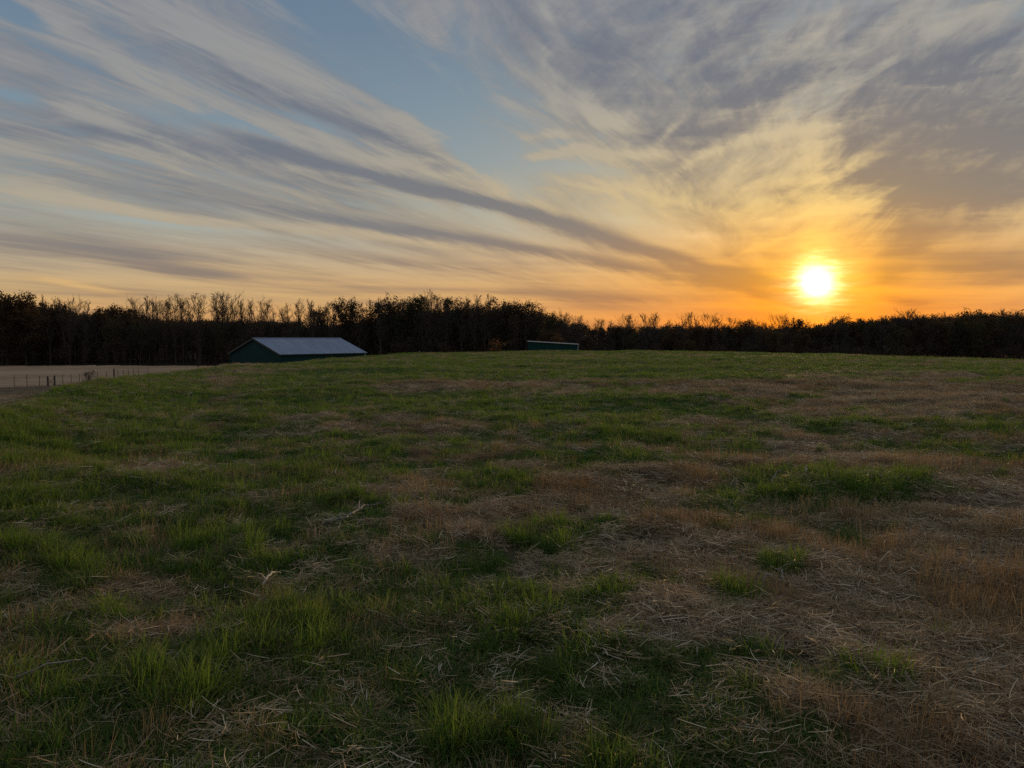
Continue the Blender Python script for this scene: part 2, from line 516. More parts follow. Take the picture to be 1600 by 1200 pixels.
def redness(x, y):
    """dead grass: 0 pale straw, 1 rust brown"""
    n = fbm(np.asarray(x) * 0.55, np.asarray(y) * 0.55, 53, 4)
    return smooth((n - 0.44) / 0.3)


# ------------------------------------------------------------------ materials
def mat(name):
    global NT
    m = bpy.data.materials.new(name); m.use_nodes = True
    NT = m.node_tree; NT.nodes.clear()
    return m


def principled(color, rough=0.7, spec=0.3, bump=None, metallic=0.0, bdist=0.02, bstr=0.5):
    n = NT.nodes.new('ShaderNodeBsdfPrincipled')
    put(n.inputs['Base Color'], color if isinstance(color, S) else (*color, 1))
    put(n.inputs['Roughness'], rough); n.inputs['Metallic'].default_value = metallic
    n.inputs['Specular IOR Level'].default_value = spec
    if bump is not None:
        b = NT.nodes.new('ShaderNodeBump'); b.inputs['Distance'].default_value = bdist; b.inputs['Strength'].default_value = bstr
        put(b.inputs['Height'], bump); NT.links.new(b.outputs[0], n.inputs['Normal'])
    return S(n.outputs[0])


def out(sh):
    o = NT.nodes.new('ShaderNodeOutputMaterial'); NT.links.new(sh.s, o.inputs[0])


def attr(name, kind='GEOMETRY', outp='Fac'):
    n = NT.nodes.new('ShaderNodeAttribute'); n.attribute_name = name; n.attribute_type = kind
    return S(n.outputs[outp])


def coords(kind='Object'):
    n = NT.nodes.new('ShaderNodeTexCoord')
    return S(n.outputs[kind])


def mapv(vec, sc=(1, 1, 1), rot=(0, 0, 0)):
    n = NT.nodes.new('ShaderNodeMapping'); put(n.inputs[0], vec)
    n.inputs['Scale'].default_value = sc; n.inputs['Rotation'].default_value = rot
    return S(n.outputs[0])


def mixsh(f, a, b):
    n = NT.nodes.new('ShaderNodeMixShader'); put(n.inputs[0], f); NT.links.new(a.s, n.inputs[1]); NT.links.new(b.s, n.inputs[2])
    return S(n.outputs[0])


def leafy(color, trans=0.4, rough=0.55, spec=0.25, tint=(1, 1, 1)):
    p = principled(color, rough, spec)
    t = NT.nodes.new('ShaderNodeBsdfTranslucent')
    put(t.inputs[0], mixc(1.0, color, tint, 'MULTIPLY'))
    return mixsh(trans, p, S(t.outputs[0]))


M = {}
M['field'] = mat('field_soil_and_thatch')
oc = coords()
g = attr('green'); rd = attr('red') * 0.75
n1 = noise(oc, 60, 5, 0.7); n2 = noise(mapv(oc, (25, 140, 60), (0, 0, 0.6)), 1, 4, 0.7); n3 = noise(oc, 6, 4, 0.6); n4 = noise(mapv(oc, (140, 22, 60), (0, 0, -0.3)), 1, 4, 0.7)
straw = ramp(mth('MAXIMUM', n2, n4), [(0.32, (0.040, 0.028, 0.019)), (0.56, (0.13, 0.095, 0.064)), (0.78, (0.34, 0.27, 0.195))])
rust = ramp(mth('MAXIMUM', n2, n4), [(0.30, (0.042, 0.025, 0.014)), (0.52, (0.155, 0.09, 0.048)), (0.72, (0.28, 0.175, 0.10))])
grn = ramp(n1, [(0.3, (0.024, 0.042, 0.010)), (0.6, (0.066, 0.120, 0.020)), (0.8, (0.11, 0.17, 0.035))])
dead = mixc(rd, straw, rust)
gm = sstep(g + (n3 - 0.5) * 0.5 + (n1 - 0.5) * 0.4, 0.30, 0.72)
out(principled(mixc(gm, dead, grn), 0.95, 0.1, bump=n1 + n2, bdist=0.03, bstr=0.8))

M['stubble'] = mat('pale_stubble')
oc = coords()
nb = noise(oc, 0.05, 4, 0.6); nf = noise(mapv(oc, (0.10, 1.6, 1), (0, 0, 0.25)), 1, 4, 0.6)
out(principled(mixc(sstep(nb + (nf - 0.5) * 0.6, 0.3, 0.75), (0.33, 0.205, 0.11), (0.47, 0.315, 0.18)), 0.95, 0.1))

M['wood_floor'] = mat('leaf_litter')
oc = coords()
out(principled(ramp(noise(oc, 0.4, 5, 0.6), [(0.3, (0.022, 0.014, 0.009)), (0.7, (0.05, 0.034, 0.022))]), 0.95, 0.05))


# ------------------------------------------------------------------ mesh builders
def mesh_np(name, verts, faces, mats=()):
    """faces: (n, 3) or (n, 4) integer array"""
    me = bpy.data.meshes.new(name)
    verts = np.asarray(verts, np.float32); faces = np.asarray(faces, np.int32)
    k = faces.shape[1]
    me.vertices.add(len(verts)); me.vertices.foreach_set('co', verts.ravel())
    me.loops.add(faces.size); me.loops.foreach_set('vertex_index', faces.ravel())
    me.polygons.add(len(faces))
    me.polygons.foreach_set('loop_start', np.arange(0, faces.size, k, dtype=np.int32))
    me.polygons.foreach_set('loop_total', np.full(len(faces), k, np.int32))
    me.update(calc_edges=True)
    for m in mats: me.materials.append(m)
    return me


def fattr(me, name, vals, dom='POINT'):
    a = me.attributes.new(name, 'FLOAT', dom)
    a.data.foreach_set('value', np.asarray(vals, np.float32))


def link(name, data, parent=None, kind=None, label=None, cat=None, group=None, loc=None):
    o = bpy.data.objects.new(name, data); COL.objects.link(o)
    if parent is not None: o.parent = parent
    if loc is not None: o.location = loc
    for k, v in (('kind', kind), ('label', label), ('category', cat), ('group', group)):
        if v: o[k] = v
    return o


# ground: rings round the viewpoint, fine where the field is near
az = np.radians(np.concatenate([np.arange(-180, -48, 4.0), np.arange(-48, 48, 0.28), np.arange(48, 180, 4.0)]))
rr = np.concatenate([[0.02], np.geomspace(0.6, 260, 440), np.geomspace(275, 4000, 26)])
AZg, RRg = np.meshgrid(az, rr)
GX, GY = (RRg * np.sin(AZg)).ravel(), (RRg * np.cos(AZg)).ravel()
GZ = land(GX, GY)
na, nr = len(az), len(rr)
i0 = (np.arange(nr - 1)[:, None] * na + np.arange(na)[None, :])
i1 = (np.arange(nr - 1)[:, None] * na + (np.arange(na)[None, :] + 1) % na)
F4 = np.stack([i0, i1, i1 + na, i0 + na], -1).reshape(-1, 4)[:, ::-1]
VG = np.stack([GX, GY, GZ], 1)
fc = VG[F4].mean(1)
# the pale field beyond the fence, and the floor of the woods
FENCE_P = [(-66.0, 40), (-57.5, 84), (-56.0, 92), (-56.5, 112), (-58.0, 140)]
fx = np.interp(fc[:, 1], [p[1] for p in FENCE_P], [p[0] for p in FENCE_P])
rfc = np.hypot(fc[:, 0], fc[:, 1])
pale = (fc[:, 0] < fx - 1.2) & (fc[:, 1] > 40) & (fc[:, 1] < 163) & (fc[:, 0] > -190)
pale |= (fc[:, 1] > 128) & (fc[:, 1] < 163) & (fc[:, 0] < -46) & (fc[:, 0] > -190)
woods = (fc[:, 1] >= 163) | (rfc > 260)
for nm, sel, m in (('field', ~pale & ~woods, M['field']), ('stubble_field', pale & ~woods, M['stubble']), ('woodland_floor', woods, M['wood_floor'])):
    f_ = F4[sel]
    u, inv = np.unique(f_, return_inverse=True)
    me = mesh_np(nm, VG[u], inv.reshape(-1, 4), [m])
    me.polygons.foreach_set('use_smooth', np.ones(len(f_), bool))
    if nm == 'field':
        fattr(me, 'green', greenness(VG[u, 0], VG[u, 1])); fattr(me, 'red', redness(VG[u, 0], VG[u, 1]))
    link(nm, me, kind='structure')


# ------------------------------------------------------------------ grass
def blade_set(rs, n, h0, h1, w, spread, lean, seg=3, droop=0.6, flat=False):
    """verts and quads of n grass blades; returns also the height along each blade"""
    V, Fq, H = [], [], []
    for i in range(n):
        a = rs.uniform(0, 2 * math.pi); rad = spread * math.sqrt(rs.uniform(0, 1))
        bx, by = rad * math.cos(a), rad * math.sin(a)
        hd = rs.uniform(0, 2 * math.pi) if rs.uniform() < 0.5 else a + rs.normal(0, 0.7)
        L = rs.uniform(h0, h1)
        d = np.array([math.cos(hd), math.sin(hd), 0]); sd = np.array([-d[1], d[0], 0])
        if flat:
            tilt = rs.uniform(-0.06, 0.28); dirv = d * math.cos(tilt) + np.array([0, 0, math.sin(tilt)])
            p = np.array([bx, by, rs.uniform(0.0, 0.05)]) - d * L * 0.5
            bend = rs.normal(0, 0.55)
        else:
            t0 = abs(rs.normal(0, lean))
            p = np.array([bx, by, -0.02])
        ww = w * rs.uniform(0.6, 1.3)
        tw = rs.uniform(-0.8, 0.8)
        sdir = sd * math.cos(tw) + np.array([0, 0, math.sin(tw)]) * (1 if flat else 0.3)
        b = len(V)
        for k in range(seg + 1):
            s = k / seg
            wk = ww * ((1 - s) ** 0.7 if not flat else (0.75 + 0.25 * math.sin(3 * s))) + 0.0004
            V.append(p - sdir * wk); V.append(p + sdir * wk); H += [s, s]
            if k < seg:
                if flat:
                    a2 = bend * s
                    p = p + (dirv * math.cos(a2) + sd * math.sin(a2)) * L / seg
                else:
                    t = t0 + droop * s * s * (0.6 + t0)
                    p = p + (d * math.sin(t) + np.array([0, 0, math.cos(t)])) * L / seg
        for k in range(seg):
            Fq.append((b + 2 * k, b + 2 * k + 1, b + 2 * k + 3, b + 2 * k + 2))
    return np.array(V), np.array(Fq), np.array(H)


def grass_mat(name, ramps, trans, rough, spec, tint):
    m = mat(name)
    t = attr('tone', 'INSTANCER'); h = attr('h'); b = attr('b')
    c = ramp(mth('ADD', t * 0.6, b * 0.4) if name != 'straw_stem' else mth('ADD', t * 0.66, b * b * b * 0.62), ramps)
    tip = mixc(mth('MULTIPLY', h * h, 0.35), c, (0.20, 0.155, 0.075))
    out(leafy(tip, trans, rough, spec, tint))
    return m


M['green'] = grass_mat('grass_blade_green', [(0.0, (0.036, 0.078, 0.022)), (0.35, (0.068, 0.140, 0.028)), (0.7, (0.108, 0.195, 0.036)), (1.0, (0.20, 0.235, 0.060))], 0.5, 0.6, 0.15, (1.15, 1.2, 0.55))
M['dry'] = grass_mat('grass_blade_dead', [(0.0, (0.165, 0.100, 0.050)), (0.4, (0.270, 0.185, 0.094)), (0.7, (0.34, 0.250, 0.135)), (1.0, (0.46, 0.37, 0.23))], 0.3, 0.7, 0.12, (1.1, 1.0, 0.8))
M['straw'] = grass_mat('straw_stem', [(0.0, (0.14, 0.088, 0.045)), (0.45, (0.31, 0.222, 0.122)), (0.8, (0.50, 0.385, 0.235)), (1.0, (0.70, 0.59, 0.42))], 0.12, 0.7, 0.1, (1, 1, 1))


def tuft_coll(name, specs, m):
    c = bpy.data.collections.new(name)
    for i, (seed, kw) in enumerate(specs):
        rs = np.random.default_rng(seed)
        V, Fq, H = blade_set(rs, **kw)
        me = mesh_np(name, V, Fq, [m])
        fattr(me, 'h', H)
        nb_ = kw['n']; per = 2 * (kw.get('seg', 3) + 1)
        fattr(me, 'b', np.repeat(rs.uniform(0, 1, nb_), per))
        me.polygons.foreach_set('use_smooth', np.ones(len(Fq), bool))
        o = bpy.data.objects.new('%s_tuft' % name, me); c.objects.link(o)
    return c


C_green = tuft_coll('green_blades', [(s, dict(n=28, h0=0.04, h1=0.15, w=0.0030, spread=0.08, lean=0.60, droop=1.5)) for s in range(5)]
                    + [(s, dict(n=34, h0=0.07, h1=0.22, w=0.0036, spread=0.075, lean=0.55, droop=1.6)) for s in range(20, 23)], M['green'])
C_low = tuft_coll('low_blades', [(s, dict(n=44, h0=0.03, h1=0.10, w=0.0018, spread=0.09, lean=0.75, droop=1.0, seg=2)) for s in range(40, 44)], M['green'])
C_dry = tuft_coll('dead_blades', [(s, dict(n=56, h0=0.04, h1=0.13, w=0.0012, spread=0.095, lean=1.05, droop=1.2)) for s in range(60, 64)]
                  + [(s, dict(n=34, h0=0.06, h1=0.17, w=0.0012, spread=0.08, lean=0.75, droop=1.0)) for s in range(64, 66)], M['dry'])
C_straw = tuft_coll('straw_stems', [(s, dict(n=46, h0=0.03, h1=0.15, w=0.0012, spread=0.13, lean=0, seg=3, flat=True)) for s in range(80, 85)], M['straw'])


def scatter(name, coll, pts, scl, tone, label=None, tilt=0.12):
    me = bpy.data.meshes.new(name)
    n = len(pts)
    me.vertices.add(n); me.vertices.foreach_set('co', np.asarray(pts, np.float32).ravel())
    scl = np.asarray(scl, np.float32)
    if scl.ndim == 1: scl = np.stack([scl] * 3, 1)
    a = me.attributes.new('scl', 'FLOAT_VECTOR', 'POINT'); a.data.foreach_set('vector', scl.ravel())
    fattr(me, 'tn', tone)
    rot = np.stack([rng.normal(0, tilt, n), rng.normal(0, tilt, n), rng.uniform(0, 2 * math.pi, n)], 1)
    a = me.attributes.new('rot', 'FLOAT_VECTOR', 'POINT'); a.data.foreach_set('vector', rot.astype(np.float32).ravel())
    o = link(name, me, kind='stuff')
    ng = bpy.data.node_groups.new(name, 'GeometryNodeTree')
    ng.interface.new_socket('Geometry', in_out='INPUT', socket_type='NodeSocketGeometry')
    ng.interface.new_socket('Geometry', in_out='OUTPUT', socket_type='NodeSocketGeometry')
    N = ng.nodes; Lk = ng.links
    gi, go = N.new('NodeGroupInput'), N.new('NodeGroupOutput')
    iop = N.new('GeometryNodeInstanceOnPoints'); ci = N.new('GeometryNodeCollectionInfo')
    ci.inputs['Collection'].default_value = coll; ci.inputs['Separate Children'].default_value = True; ci.inputs['Reset Children'].default_value = True
    iop.inputs['Pick Instance'].default_value = True

    def na_(nm, tp):
        q = N.new('GeometryNodeInputNamedAttribute'); q.data_type = tp; q.inputs['Name'].default_value = nm
        return q.outputs['Attribute']
    Lk.new(gi.outputs[0], iop.inputs['Points']); Lk.new(ci.outputs[0], iop.inputs['Instance'])
    e2r = N.new('FunctionNodeEulerToRotation'); Lk.new(na_('rot', 'FLOAT_VECTOR'), e2r.inputs[0]); Lk.new(e2r.outputs[0], iop.inputs['Rotation'])
    Lk.new(na_('scl', 'FLOAT_VECTOR'), iop.inputs['Scale'])
    rv = N.new('FunctionNodeRandomValue'); rv.data_type = 'INT'
    for s in rv.inputs:
        if s.name == 'Max' and s.type == 'INT': s.default_value = len(coll.objects) - 1
        if s.name == 'Min' and s.type == 'INT': s.default_value = 0
    io = [s for s in rv.outputs if s.type == 'INT'][0]
    Lk.new(io, iop.inputs['Instance Index'])
    st = N.new('GeometryNodeStoreNamedAttribute'); st.domain = 'INSTANCE'; st.data_type = 'FLOAT'; st.inputs['Name'].default_value = 'tone'
    Lk.new(iop.outputs[0], st.inputs['Geometry']); Lk.new(na_('tn', 'FLOAT'), st.inputs['Value'])
    Lk.new(st.outputs[0], go.inputs[0])
    md = o.modifiers.new('scatter', 'NODES'); md.node_group = ng
    return o


def spread_pts(bands):
    """random points of the field in view (and a margin beside it), by distance bands (y0, y1, number per square metre)"""
    P = []
    for y0, y1, dens in bands:
        area = 0.72 * 2 * (y1 ** 2 - y0 ** 2) / 2 + 6 * (y1 - y0)
        n = int(area * dens)
        y = np.sqrt(rng.uniform(y0 * y0, y1 * y1, n)); x = rng.uniform(-1, 1, n) * (0.72 * y + 3.0)
        P.append(np.stack([x, y], 1))
    P = np.concatenate(P)
    phi = np.degrees(np.arctan2(P[:, 0], P[:, 1])); rc = np.interp(phi, _bp, _br)
    r = np.hypot(P[:, 0], P[:, 1])
    k = (r < rc + 22) | ((phi < -20) & (r < 112) & (P[:, 0] > np.interp(P[:, 1], [40, 84, 92, 112, 140], [-66, -57.5, -56, -56.5, -58]) - 1.5))
    return P[k]


def put_on_land(P, sink=0.0):
    return np.stack([P[:, 0], P[:, 1], land(P[:, 0], P[:, 1]) - sink], 1)


def size_by_dist(P):
    d = np.hypot(P[:, 0], P[:, 1])
    return np.interp(d, [2, 6, 14, 30, 60, 110], [0.9, 1.0, 1.35, 2.0, 2.6, 3.2])


def size3(P, h):
    """clumps are broader further off, where they are fewer, but no taller"""
    w = size_by_dist(P) * rng.uniform(0.8, 1.2, len(P))
    d = np.hypot(P[:, 0], P[:, 1])
    return np.stack([w, w, h * np.interp(d, [2, 10, 40, 110], [0.9, 1.0, 0.95, 0.8])], 1)


BANDS = [(1.4, 5, 520), (5, 9, 300), (9, 16, 120), (16, 30, 42), (30, 60, 15), (60, 112, 7)]
# green
P = spread_pts([(a, b, c * 0.75) for a, b, c in BANDS]); gP = greenness(P[:, 0], P[:, 1])
tus = fbm(P[:, 0] * 2.9, P[:, 1] * 2.9, 62, 3); far_ = smooth((np.hypot(P[:, 0], P[:, 1]) - 14) / 14)
keep = rng.uniform(0, 1, len(P)) < smooth((gP - 0.42) / 0.38) * np.maximum(0.22 + 1.3 * smooth((tus - 0.40) / 0.16), far_)
P, gP = P[keep], gP[keep]
cl = fbm(P[:, 0] * 2.2, P[:, 1] * 2.2, 61, 3)
cl2 = fbm(P[:, 0] * 4.5, P[:, 1] * 4.5, 63, 2)
hgt = (0.45 + 0.75 * smooth((gP - 0.5) / 0.5)) * (0.45 + 0.8 * smooth((cl - 0.35) / 0.35)) * (0.55 + 0.9 * smooth((cl2 - 0.35) / 0.3))
hgt = np.minimum(hgt, 1.05) * np.interp(np.hypot(P[:, 0], P[:, 1]), [3, 9], [0.72, 1.0])
dP = np.hypot(P[:, 0], P[:, 1])
ton = np.clip(0.12 + 0.55 * fbm(P[:, 0] * 0.5, P[:, 1] * 0.5, 67, 3) + rng.normal(0, 0.14, len(P)) + 0.30 * smooth((dP - 12) / 40), 0, 1)
scatter('green_grass', C_green, put_on_land(P), size3(P, hgt * rng.uniform(0.7, 1.3, len(P))), ton)
# dense tussocks of the big green clumps near by
C_tus = tuft_coll('tussock_blades', [(s, dict(n=110, h0=0.09, h1=0.24, w=0.0028, spread=0.085, lean=0.62, droop=1.7)) for s in range(120, 125)], M['green'])
TP = []
for cx, cy, rx, ry, ph, s_ in GREEN_G:
    if math.hypot(cx, cy) > 13 or s_ < 0.55: continue
    n = int(math.pi * rx * ry * 48) + 4
    for i in range(n):
        a_ = rng.uniform(0, 6.283); q_ = math.sqrt(rng.uniform(0, 1.1))
        u_, v_ = rx * q_ * math.cos(a_), ry * q_ * math.sin(a_)
        TP.append((cx + u_ * math.cos(ph) + v_ * math.sin(ph), cy - u_ * math.sin(ph) + v_ * math.cos(ph)))
# and small ones scattered over the rest
for i in range(900):
    y_ = math.sqrt(rng.uniform(9, 26 ** 2)); TP.append((rng.uniform(-1, 1) * (0.72 * y_ + 1), y_))
TP = np.array(TP); big = np.arange(len(TP)) < len(TP) - 900
tk = fbm(TP[:, 0] * 2.6, TP[:, 1] * 2.6, 66, 3)
TP, big = TP[tk > 0.40], big[tk > 0.40]
th_ = np.where(big, 1.0, 0.62) * 0.74 * (0.55 + 0.75 * smooth((fbm(TP[:, 0] * 2.6, TP[:, 1] * 2.6, 66, 3) - 0.40) / 0.22))
tw_ = rng.uniform(0.75, 1.2, len(TP)) * np.where(big, 1.0, 0.8)
scatter('grass_tussocks', C_tus, put_on_land(TP), np.stack([tw_, tw_, th_ * rng.uniform(0.8, 1.15, len(TP))], 1), np.clip(0.25 + 0.5 * fbm(TP[:, 0], TP[:, 1], 68, 3) + rng.normal(0, 0.15, len(TP)), 0, 1))
# short sparse green over the dead grass
P = spread_pts([(a, b, c * 0.55) for a, b, c in BANDS]); gP = greenness(P[:, 0], P[:, 1])
keep = rng.uniform(0, 1, len(P)) < (0.04 + 0.86 * smooth((gP - 0.26) / 0.4)) * (0.55 + 0.45 * smooth((np.hypot(P[:, 0], P[:, 1]) - 10) / 15))
P = P[keep]
ton = np.clip(0.42 + 0.4 * fbm(P[:, 0] * 0.7, P[:, 1] * 0.7, 71, 3) + rng.normal(0, 0.2, len(P)), 0, 1)
scatter('short_grass', C_low, put_on_land(P), size3(P, rng.uniform(0.7, 1.25, len(P))), ton)
# dead grass
P = spread_pts([(a, b, c * 0.75) for a, b, c in BANDS]); gP = greenness(P[:, 0], P[:, 1])
dm = fbm(P[:, 0] * 1.4, P[:, 1] * 1.4, 73, 3)
keep = rng.uniform(0, 1, len(P)) < (0.12 + 0.95 * smooth((0.62 - gP) / 0.4)) * (0.25 + 0.9 * smooth((dm - 0.3) / 0.3))
P = P[keep]
ton = np.clip(0.80 - 0.55 * redness(P[:, 0], P[:, 1]) + rng.normal(0, 0.14, len(P)), 0, 1)
dh = 0.6 + 0.8 * smooth((fbm(P[:, 0] * 1.4, P[:, 1] * 1.4, 73, 3) - 0.4) / 0.3)
scatter('dead_grass', C_dry, put_on_land(P), size3(P, dh * rng.uniform(0.7, 1.25, len(P))), ton)
# straw lying about
P = spread_pts([(a, b, c * 0.75) for a, b, c in BANDS[:5]]); gP = greenness(P[:, 0], P[:, 1])
keep = rng.uniform(0, 1, len(P)) < (0.15 + 0.95 * smooth((0.55 - gP) / 0.4))
P = P[keep]
ton = np.clip(0.52 + 0.30 * (0.5 - redness(P[:, 0], P[:, 1])) + rng.normal(0, 0.22, len(P)), 0, 1)
scatter('straw_litter', C_straw, put_on_land(P), np.interp(np.hypot(P[:, 0], P[:, 1]), [2, 8, 30, 60], [0.85, 1.0, 1.5, 1.8]) * rng.uniform(0.6, 1.2, len(P)), ton, tilt=0.16)

# ------------------------------------------------------------------ small mesh toolkit
class MB:
    """collects boxes, tubes and quads for ONE mesh object"""
    def __init__(self): self.v, self.f, self.m = [], [], []

    def quad(self, a, b, c, d, m=0):
        i = len(self.v); self.v += [tuple(a), tuple(b), tuple(c), tuple(d)]; self.f.append((i, i + 1, i + 2, i + 3)); self.m.append(m)

    def box(self, c, s, ax=None, m=0):
        """centre, full size, optional 3 axes"""
        c = np.asarray(c, float); ax = np.eye(3) if ax is None else np.asarray(ax, float)
        i = len(self.v)
        for sx in (-1, 1):
            for sy in (-1, 1):
                for sz in (-1, 1):
                    self.v.append(tuple(c + ax[0] * s[0] / 2 * sx + ax[1] * s[1] / 2 * sy + ax[2] * s[2] / 2 * sz))
        for q in ((0, 1, 3, 2), (4, 6, 7, 5), (0, 4, 5, 1), (2, 3, 7, 6), (0, 2, 6, 4), (1, 5, 7, 3)):
            self.f.append(tuple(i + k for k in q)); self.m.append(m)

    def tube(self, pts, rad, sides=6, m=0, cap=True):
        pts = [np.asarray(p, float) for p in pts]
        i = len(self.v); n = len(pts)
        for k, p in enumerate(pts):
            d = pts[min(k + 1, n - 1)] - pts[max(k - 1, 0)]
            d = d / (np.linalg.norm(d) + 1e-9)
            u = np.cross(d, (0.31, 0.17, 0.93) if abs(d[2]) < 0.9 else (1, 0, 0)); u /= np.linalg.norm(u); w = np.cross(d, u)
            r = rad[k] if hasattr(rad, '__len__') else rad
            for s in range(sides):
                a = 2 * math.pi * s / sides
                self.v.append(tuple(p + (u * math.cos(a) + w * math.sin(a)) * r))
        for k in range(n - 1):
            for s in range(sides):
                s2 = (s + 1) % sides
                self.f.append((i + k * sides + s, i + k * sides + s2, i + (k + 1) * sides + s2, i + (k + 1) * sides + s)); self.m.append(m)
        if cap:
            self.f.append(tuple(i + s for s in range(sides))[::-1]); self.m.append(m)
            self.f.append(tuple(i + (n - 1) * sides + s for s in range(sides))); self.m.append(m)

    def mesh(self, name, mats):
        me = bpy.data.meshes.new(name); me.from_pydata(self.v, [], self.f)
        for m in mats: me.materials.append(m)
        if len(mats) > 1: me.polygons.foreach_set('material_index', self.m)
        me.update()
        return me

    def build(self, name, mats, parent=None, **kw):
        return link(name, self.mesh(name, mats if isinstance(mats, (list, tuple)) else [mats]), parent, **kw)


def thing(name, loc, label, cat, group=None, rz=0.0):
    o = bpy.data.objects.new(name, None); COL.objects.link(o)
    o.location = loc; o.rotation_euler = (0, 0, rz); o.empty_display_size = 0.3
    o['label'] = label; o['category'] = cat
    if group: o['group'] = group
    return o


# ------------------------------------------------------------------ materials of things
def plain(name, c0, c1, rough, sc=3.0, spec=0.3, metallic=0.0, stretch=(1, 1, 1), bump=0.0):
    m = mat(name)
    n = noise(mapv(coords(), stretch), sc, 5, 0.65)
    out(principled(mixc(sstep(n, 0.3, 0.7), c0, c1), rough, spec, metallic=metallic, bump=n if bump else None, bdist=bump, bstr=0.6))
    return m


M['bark'] = plain('bark', (0.035, 0.029, 0.024), (0.085, 0.073, 0.062), 0.9, 3, 0.1, stretch=(3, 3, 0.4), bump=0.03)
M['barn_green'] = plain('green_sheet_metal', (0.006, 0.036, 0.035), (0.009, 0.047, 0.045), 0.6, 0.8, 0.12, stretch=(2.5, 2.5, 0.3))
M['roof_metal'] = plain('galvanised_roof', (0.18, 0.225, 0.29), (0.25, 0.30, 0.37), 0.5, 0.9, 0.35, 0.1, stretch=(1.6, 0.25, 0.25))
M['trim_white'] = plain('white_trim', (0.50, 0.52, 0.52), (0.62, 0.64, 0.64), 0.5, 2)
M['trim_grey'] = plain('weathered_trim', (0.26, 0.30, 0.29), (0.36, 0.40, 0.39), 0.6, 2)
M['dark_trim'] = plain('dark_trim', (0.03, 0.05, 0.045), (0.04, 0.06, 0.055), 0.5, 2)
M['post_wood'] = plain('weathered_post', (0.05, 0.038, 0.030), (0.10, 0.08, 0.066), 0.9, 6, 0.1, stretch=(4, 4, 0.5), bump=0.01)
M['post_steel'] = plain('steel_post', (0.05, 0.05, 0.045), (0.09, 0.08, 0.07), 0.6, 8)
M['wire'] = plain('fence_wire', (0.10, 0.09, 0.08), (0.16, 0.14, 0.12), 0.5, 8)
M['stick'] = plain('bleached_stick', (0.15, 0.125, 0.10), (0.30, 0.26, 0.21), 0.8, 20, 0.2, bump=0.003)
M['husk'] = plain('pale_husk', (0.34, 0.29, 0.22), (0.50, 0.45, 0.36), 0.6, 12, 0.3)


def leaf_mat(name, stops, trans=0.3):
    m = mat(name)
    oi = NT.nodes.new('ShaderNodeObjectInfo')
    n = noise(coords(), 0.55, 3, 0.6); n2 = noise(coords(), 4.0, 2, 0.6)
    c = ramp(mth('ADD', n * 0.7 + n2 * 0.35 - 0.1, S(oi.outputs['Random']) * 0.3 - 0.1), stops)
    out(leafy(c, trans, 0.6, 0.15))
    return m


M['leaf_rust'] = leaf_mat('rusty_leaves', [(0.25, (0.050, 0.028, 0.012)), (0.5, (0.082, 0.048, 0.018)), (0.75, (0.105, 0.07, 0.026))])
M['leaf_brown'] = leaf_mat('brown_leaves', [(0.25, (0.042, 0.030, 0.018)), (0.5, (0.068, 0.049, 0.027)), (0.75, (0.09, 0.066, 0.036))])
M['leaf_olive'] = leaf_mat('olive_leaves', [(0.25, (0.030, 0.034, 0.013)), (0.5, (0.050, 0.052, 0.018)), (0.75, (0.080, 0.064, 0.022))])
M['needle'] = leaf_mat('pine_needles', [(0.25, (0.018, 0.030, 0.014)), (0.5, (0.030, 0.046, 0.018)), (0.75, (0.044, 0.058, 0.022))], 0.15)
M['leaf_orange'] = leaf_mat('orange_leaves', [(0.25, (0.11, 0.046, 0.014)), (0.5, (0.17, 0.072, 0.020)), (0.75, (0.21, 0.10, 0.03))])


# ------------------------------------------------------------------ trees
def unit(v): return v / (np.linalg.norm(v) + 1e-9)


